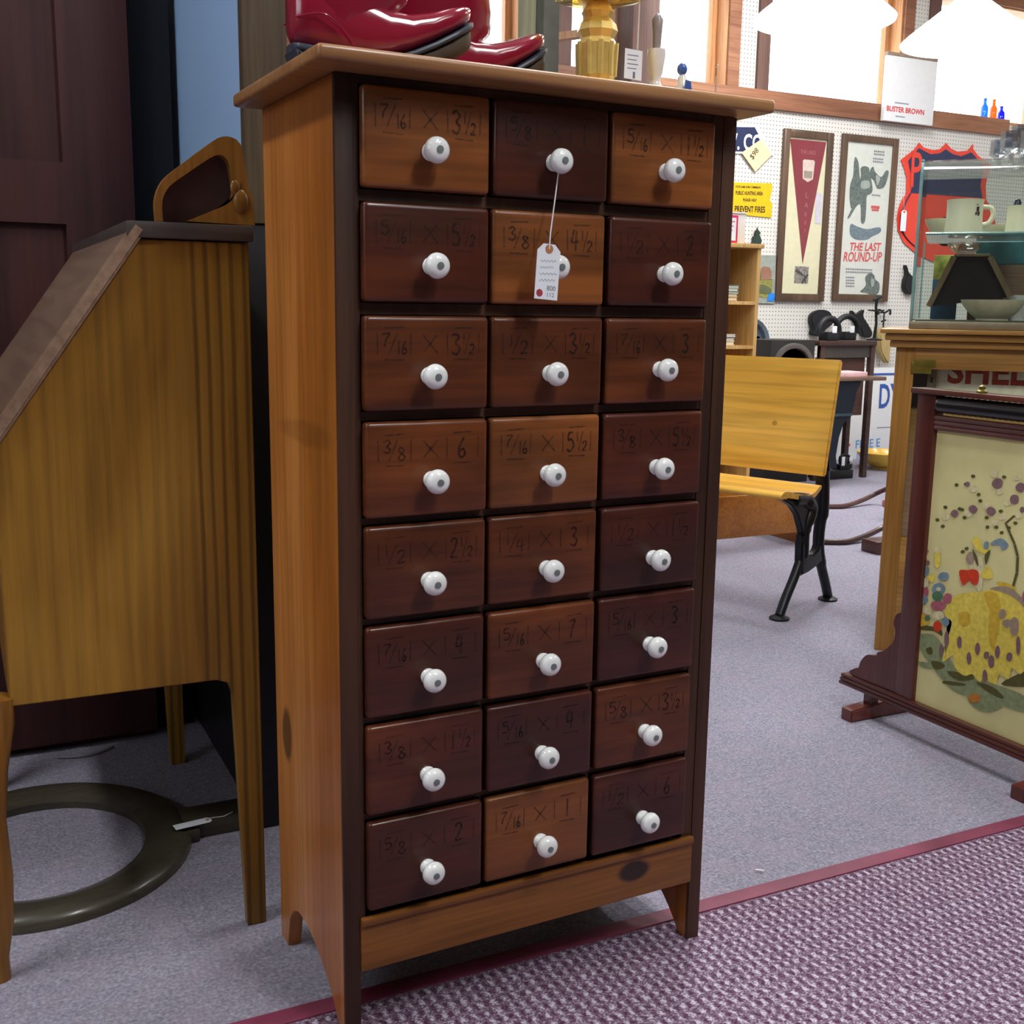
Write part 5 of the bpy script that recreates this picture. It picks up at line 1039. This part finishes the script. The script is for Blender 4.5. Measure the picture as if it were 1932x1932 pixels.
for i, (r_, y_) in enumerate(pr3):
    for k in range(n): a_ = 2*math.pi*k/n; vs.append((FX+.012+r_*math.cos(a_), y_, ztop-.030+r_*math.sin(a_)))
for i in range(len(pr3)-1):
    for k in range(n): fs.append((i*n+k, i*n+(k+1) % n, (i+1)*n+(k+1) % n, (i+1)*n+k))
b.add(vs, fs).build('ribbed_roller', mat('black_ribbed_roller', (28, 22, 24), .3, coat=.4), t)
b = B()
for k in range(3): b.tube([(FX+.006, YR, ztop-.060-.011*k), (FX+.006, 1.875, ztop-.060-.011*k)], .0065, 8)
b.build('reeded_rail', M_mahy, t)
b = B()
for k in range(3): b.box(FX-.012+.003*k, FX+.034, 1.285, 2.11, .064+.009*k, .0725+.009*k, bev=.003)
b.build('bottom_moulding', M_mahy, t)
wing = spline([(1.93, .092, 0), (2.085, .092, 0), (2.072, .112, 0), (2.060, .118, 0), (2.055, .135, 0), (2.035, .158, 0), (2.005, .165, 0), (2.000, .175, 0), (1.980, .185, 0), (1.952, .215, 0), (1.948, .245, 0), (1.955, .262, 0), (1.948, .285, 0), (1.93, .295, 0)], 4, False)
B().prism([(p_.x, p_.y) for p_ in wing], 'x', FX+.003, FX+.022, bev=.002).build('scroll_wing', M_mah, t)
B().prism([(YR-.055-(p_.x-1.93), p_.y) for p_ in wing], 'x', FX+.003, FX+.022, bev=.002).build('scroll_wing', M_mah, t)
for yc in (2.022, 1.512):
    B().prism([(FX-.062, .0005), (FX+.20, .0005), (FX+.20, .034), (FX+.05, .040), (FX-.062, .030)], 'y', yc-.019, yc+.019, bev=.003).build('foot', M_mah, t)
    B().box(FX+.004, FX+.03, yc-.012, yc+.012, .036, .066).build('post', M_mah, t)
cl = B().box(FX+.012, FX+.018, YR, 1.875, .088, ztop-.085).build('needlework', mat('straw_linen', (226, 222, 160), .9, noise=.04, nscale=9), t)
XE = FX+.0115
def E_(x, y): v = PX(1640+.3*x, 780+.3*y, XE); return v
EM = [mat('thread_'+n_, c_, .9, noise=.08, nscale=90) for n_, c_ in (('yellow', (236, 218, 92)), ('gold', (220, 188, 62)), ('red', (216, 66, 34)), ('mauve', (134, 104, 108)), ('olive', (92, 90, 44)), ('sage', (142, 156, 112)), ('blue', (126, 152, 164)), ('cream', (226, 220, 172)), ('rose', (178, 102, 114)), ('orange', (196, 128, 50)), ('green', (84, 128, 96)), ('tan', (166, 148, 128)))]
YEL, GOL, RED, MAU, OLI, SAG, BLU, CRE, ROS, ORA, GRN, TAN = range(12)
em = B(); LAYER = [0]
def patch(mi, pts, smooth=True, lv=1):
    LAYER[0] += 1; x_ = XE-.0004*lv-.000004*LAYER[0]; P_ = [PX(1640+.3*a_, 780+.3*b_, XE) for a_, b_ in pts]; P_ = spline(P_, 3) if smooth else P_
    P_ = [p_ for p_ in P_ if p_.y > YR+.002]
    if len(P_) > 2: em.m(mi).flat([(x_, p_.y, p_.z) for p_ in P_])
def dot(mi, x, y, r, ry=None, lv=2): patch(mi, [(x+r*math.cos(k*math.pi/4)*(1+.12*math.sin(k*5+x)), y+(ry or r)*math.sin(k*math.pi/4)) for k in range(8)], True, lv)
patch(SAG, [(300, 1400), (400, 1390), (470, 1470), (560, 1620), (700, 1680), (900, 1740), (1000, 1800), (980, 1880), (840, 1840), (700, 1800), (560, 1760), (480, 1700), (400, 1600), (330, 1500)])
patch(SAG, [(620, 1760), (820, 1760), (860, 1830), (760, 1880), (660, 1850)]); patch(SAG, [(310, 1560), (420, 1580), (440, 1610), (340, 1600)])
for q_ in ([(390, 1560), (440, 1560), (480, 1590), (420, 1610)], [(490, 1620), (620, 1640), (660, 1670), (560, 1680)], [(480, 1680), (600, 1700), (590, 1712), (470, 1700)], [(670, 1690), (780, 1720), (850, 1790), (780, 1770)], [(830, 1700), (960, 1630), (1060, 1600), (1080, 1700), (950, 1720)], [(360, 1480), (390, 1470), (400, 1510), (370, 1510)], [(290, 1330), (400, 1340), (450, 1350), (460, 1400), (410, 1370), (330, 1360)]): patch(OLI, q_, lv=2)
patch(YEL, [(480, 1230), (520, 1160), (600, 1130), (720, 1120), (860, 1080), (930, 1120), (970, 1200), (1010, 1320), (1040, 1560), (990, 1600), (950, 1640), (900, 1600), (880, 1670), (820, 1640), (800, 1700), (750, 1680), (730, 1620), (700, 1690), (650, 1640), (600, 1650), (540, 1600), (530, 1520), (460, 1560), (500, 1400), (520, 1310), (480, 1280)], lv=2)
patch(GOL, [(720, 1130), (800, 1130), (830, 1220), (810, 1400), (780, 1490), (750, 1380), (760, 1240)], lv=3); patch(GOL, [(560, 1260), (620, 1250), (640, 1310), (590, 1340)], lv=3); patch(GOL, [(800, 1060), (880, 1070), (930, 1110), (860, 1110)], lv=3)
for x_, y_, r_, s_ in ((490, 1420, 14, 55), (570, 1440, 16, 38), (630, 1540, 14, 40), (685, 1480, 15, 40), (740, 1520, 18, 24), (770, 1560, 20, 40), (810, 1500, 16, 40), (885, 1530, 20, 28), (730, 1650, 14, 40), (870, 1320, 34, 26), (915, 1340, 30, 60), (940, 1460, 14, 60), (455, 1490, 12, 40), (840, 1260, 24, 30)): dot(MAU if y_ > 1400 else TAN, x_, y_, r_, s_, 4)
patch(CRE, [(640, 940), (700, 900), (720, 960), (715, 1080), (690, 1120), (640, 1000)], lv=2); patch(YEL, [(650, 790), (690, 780), (720, 850), (770, 820), (740, 880), (700, 870), (670, 850)], lv=3)
dot(TAN, 640, 910, 28, 40, 3); dot(BLU, 740, 830, 18, 26, 4); patch(OLI, [(650, 850), (680, 900), (690, 960), (670, 930)], lv=4); patch(OLI, [(730, 890), (765, 860), (750, 920), (735, 950)], lv=4)
patch(YEL, [(700, 1020), (750, 960), (780, 1030), (740, 1040)], lv=3); patch(RED, [(568, 990), (620, 985), (660, 980), (692, 1000), (685, 1070), (650, 1075), (630, 1050), (590, 1080)], lv=4)
patch(BLU, [(770, 810), (830, 785), (880, 830), (840, 860), (820, 830), (770, 830)], lv=2); patch(TAN, [(760, 1100), (880, 1090), (960, 1160), (975, 1220), (940, 1180), (860, 1130)], lv=3)
trunk = [(905, 1090), (930, 1000), (935, 900), (915, 820), (885, 750), (860, 690), (915, 640)]
for a_, b_ in zip(trunk, trunk[1:]): patch(OLI, [(a_[0]-8, a_[1]), (b_[0]-8, b_[1]), (b_[0]+9, b_[1]+4), (a_[0]+9, a_[1])], False, 2)
for x_, y_ in ((550, 450), (610, 445), (690, 510), (700, 550), (480, 590), (430, 670), (465, 710), (600, 655), (585, 605), (740, 655), (745, 715), (800, 715), (920, 690), (835, 750), (655, 395), (880, 720), (830, 615), (850, 400), (590, 870), (615, 850), (570, 600)): dot(OLI, x_, y_, 13, 11, 2)
for x_, y_ in ((480, 650), (660, 475), (790, 380), (870, 560), (740, 580), (840, 650), (930, 400), (820, 490), (940, 640), (625, 630), (790, 690), (340, 900), (430, 860), (480, 1010)): dot(CRE, x_, y_, 24, 22, 1)
for x_, y_, r_ in ((540, 630, 24), (655, 602, 26), (768, 615, 28), (810, 440, 34), (915, 540, 30), (955, 465, 30), (620, 445, 16), (965, 605, 18), (1010, 520, 26), (1050, 600, 26)): dot(MAU, x_, y_, r_, None, 3)
for mi, x_, y_, r_, s_ in ((ROS, 360, 865, 14, 18), (MAU, 370, 940, 14, 16), (BLU, 350, 990, 32, 32), (YEL, 395, 1035, 22, 26), (YEL, 430, 920, 20, 50), (CRE, 350, 1065, 30, 30), (ROS, 345, 1125, 32, 40), (BLU, 335, 1170, 34, 34), (BLU, 300, 1220, 32, 40), (BLU, 440, 1105, 40, 40), (BLU, 470, 1025, 36, 28), (GRN, 430, 1150, 34, 30), (ROS, 435, 1210, 44, 34), (ROS, 495, 1165, 30, 34), (CRE, 440, 1270, 36, 28), (CRE, 372, 1240, 24, 26), (GOL, 330, 1300, 55, 38), (GRN, 368, 1288, 18, 18), (BLU, 480, 1310, 24, 30), (RED, 430, 1340, 26, 34), (CRE, 440, 1105, 14, 14), (ROS, 985, 1150, 22, 40), (ORA, 665, 1790, 40, 28)): dot(mi, x_, y_, r_, s_, 3 if mi in (CRE, GRN, RED) else 2)
em.build('embroidery', EM, cl)
B().lathe([(.0001, 0), (.012, 0), (.012, .004), (.006, .008), (.008, .014), (.0001, .018)], (FX+.013, FXp(1845, 735)[0], ztop+.004), n=12).build('knob', M_brass, t)
p = PZ(1425, 1645, .0); tag(B().tube([(p.x, p.y, .004), (p.x+.012, p.y-.010, .004)], .0016, 6).build('lint', M_wht, loc=(p.x, p.y, .003)), 'tiny white scrap of lint on carpet beside burgundy strip', 'scrap')
for o in bpy.data.objects:
    if '_org' in o: del o['_org']
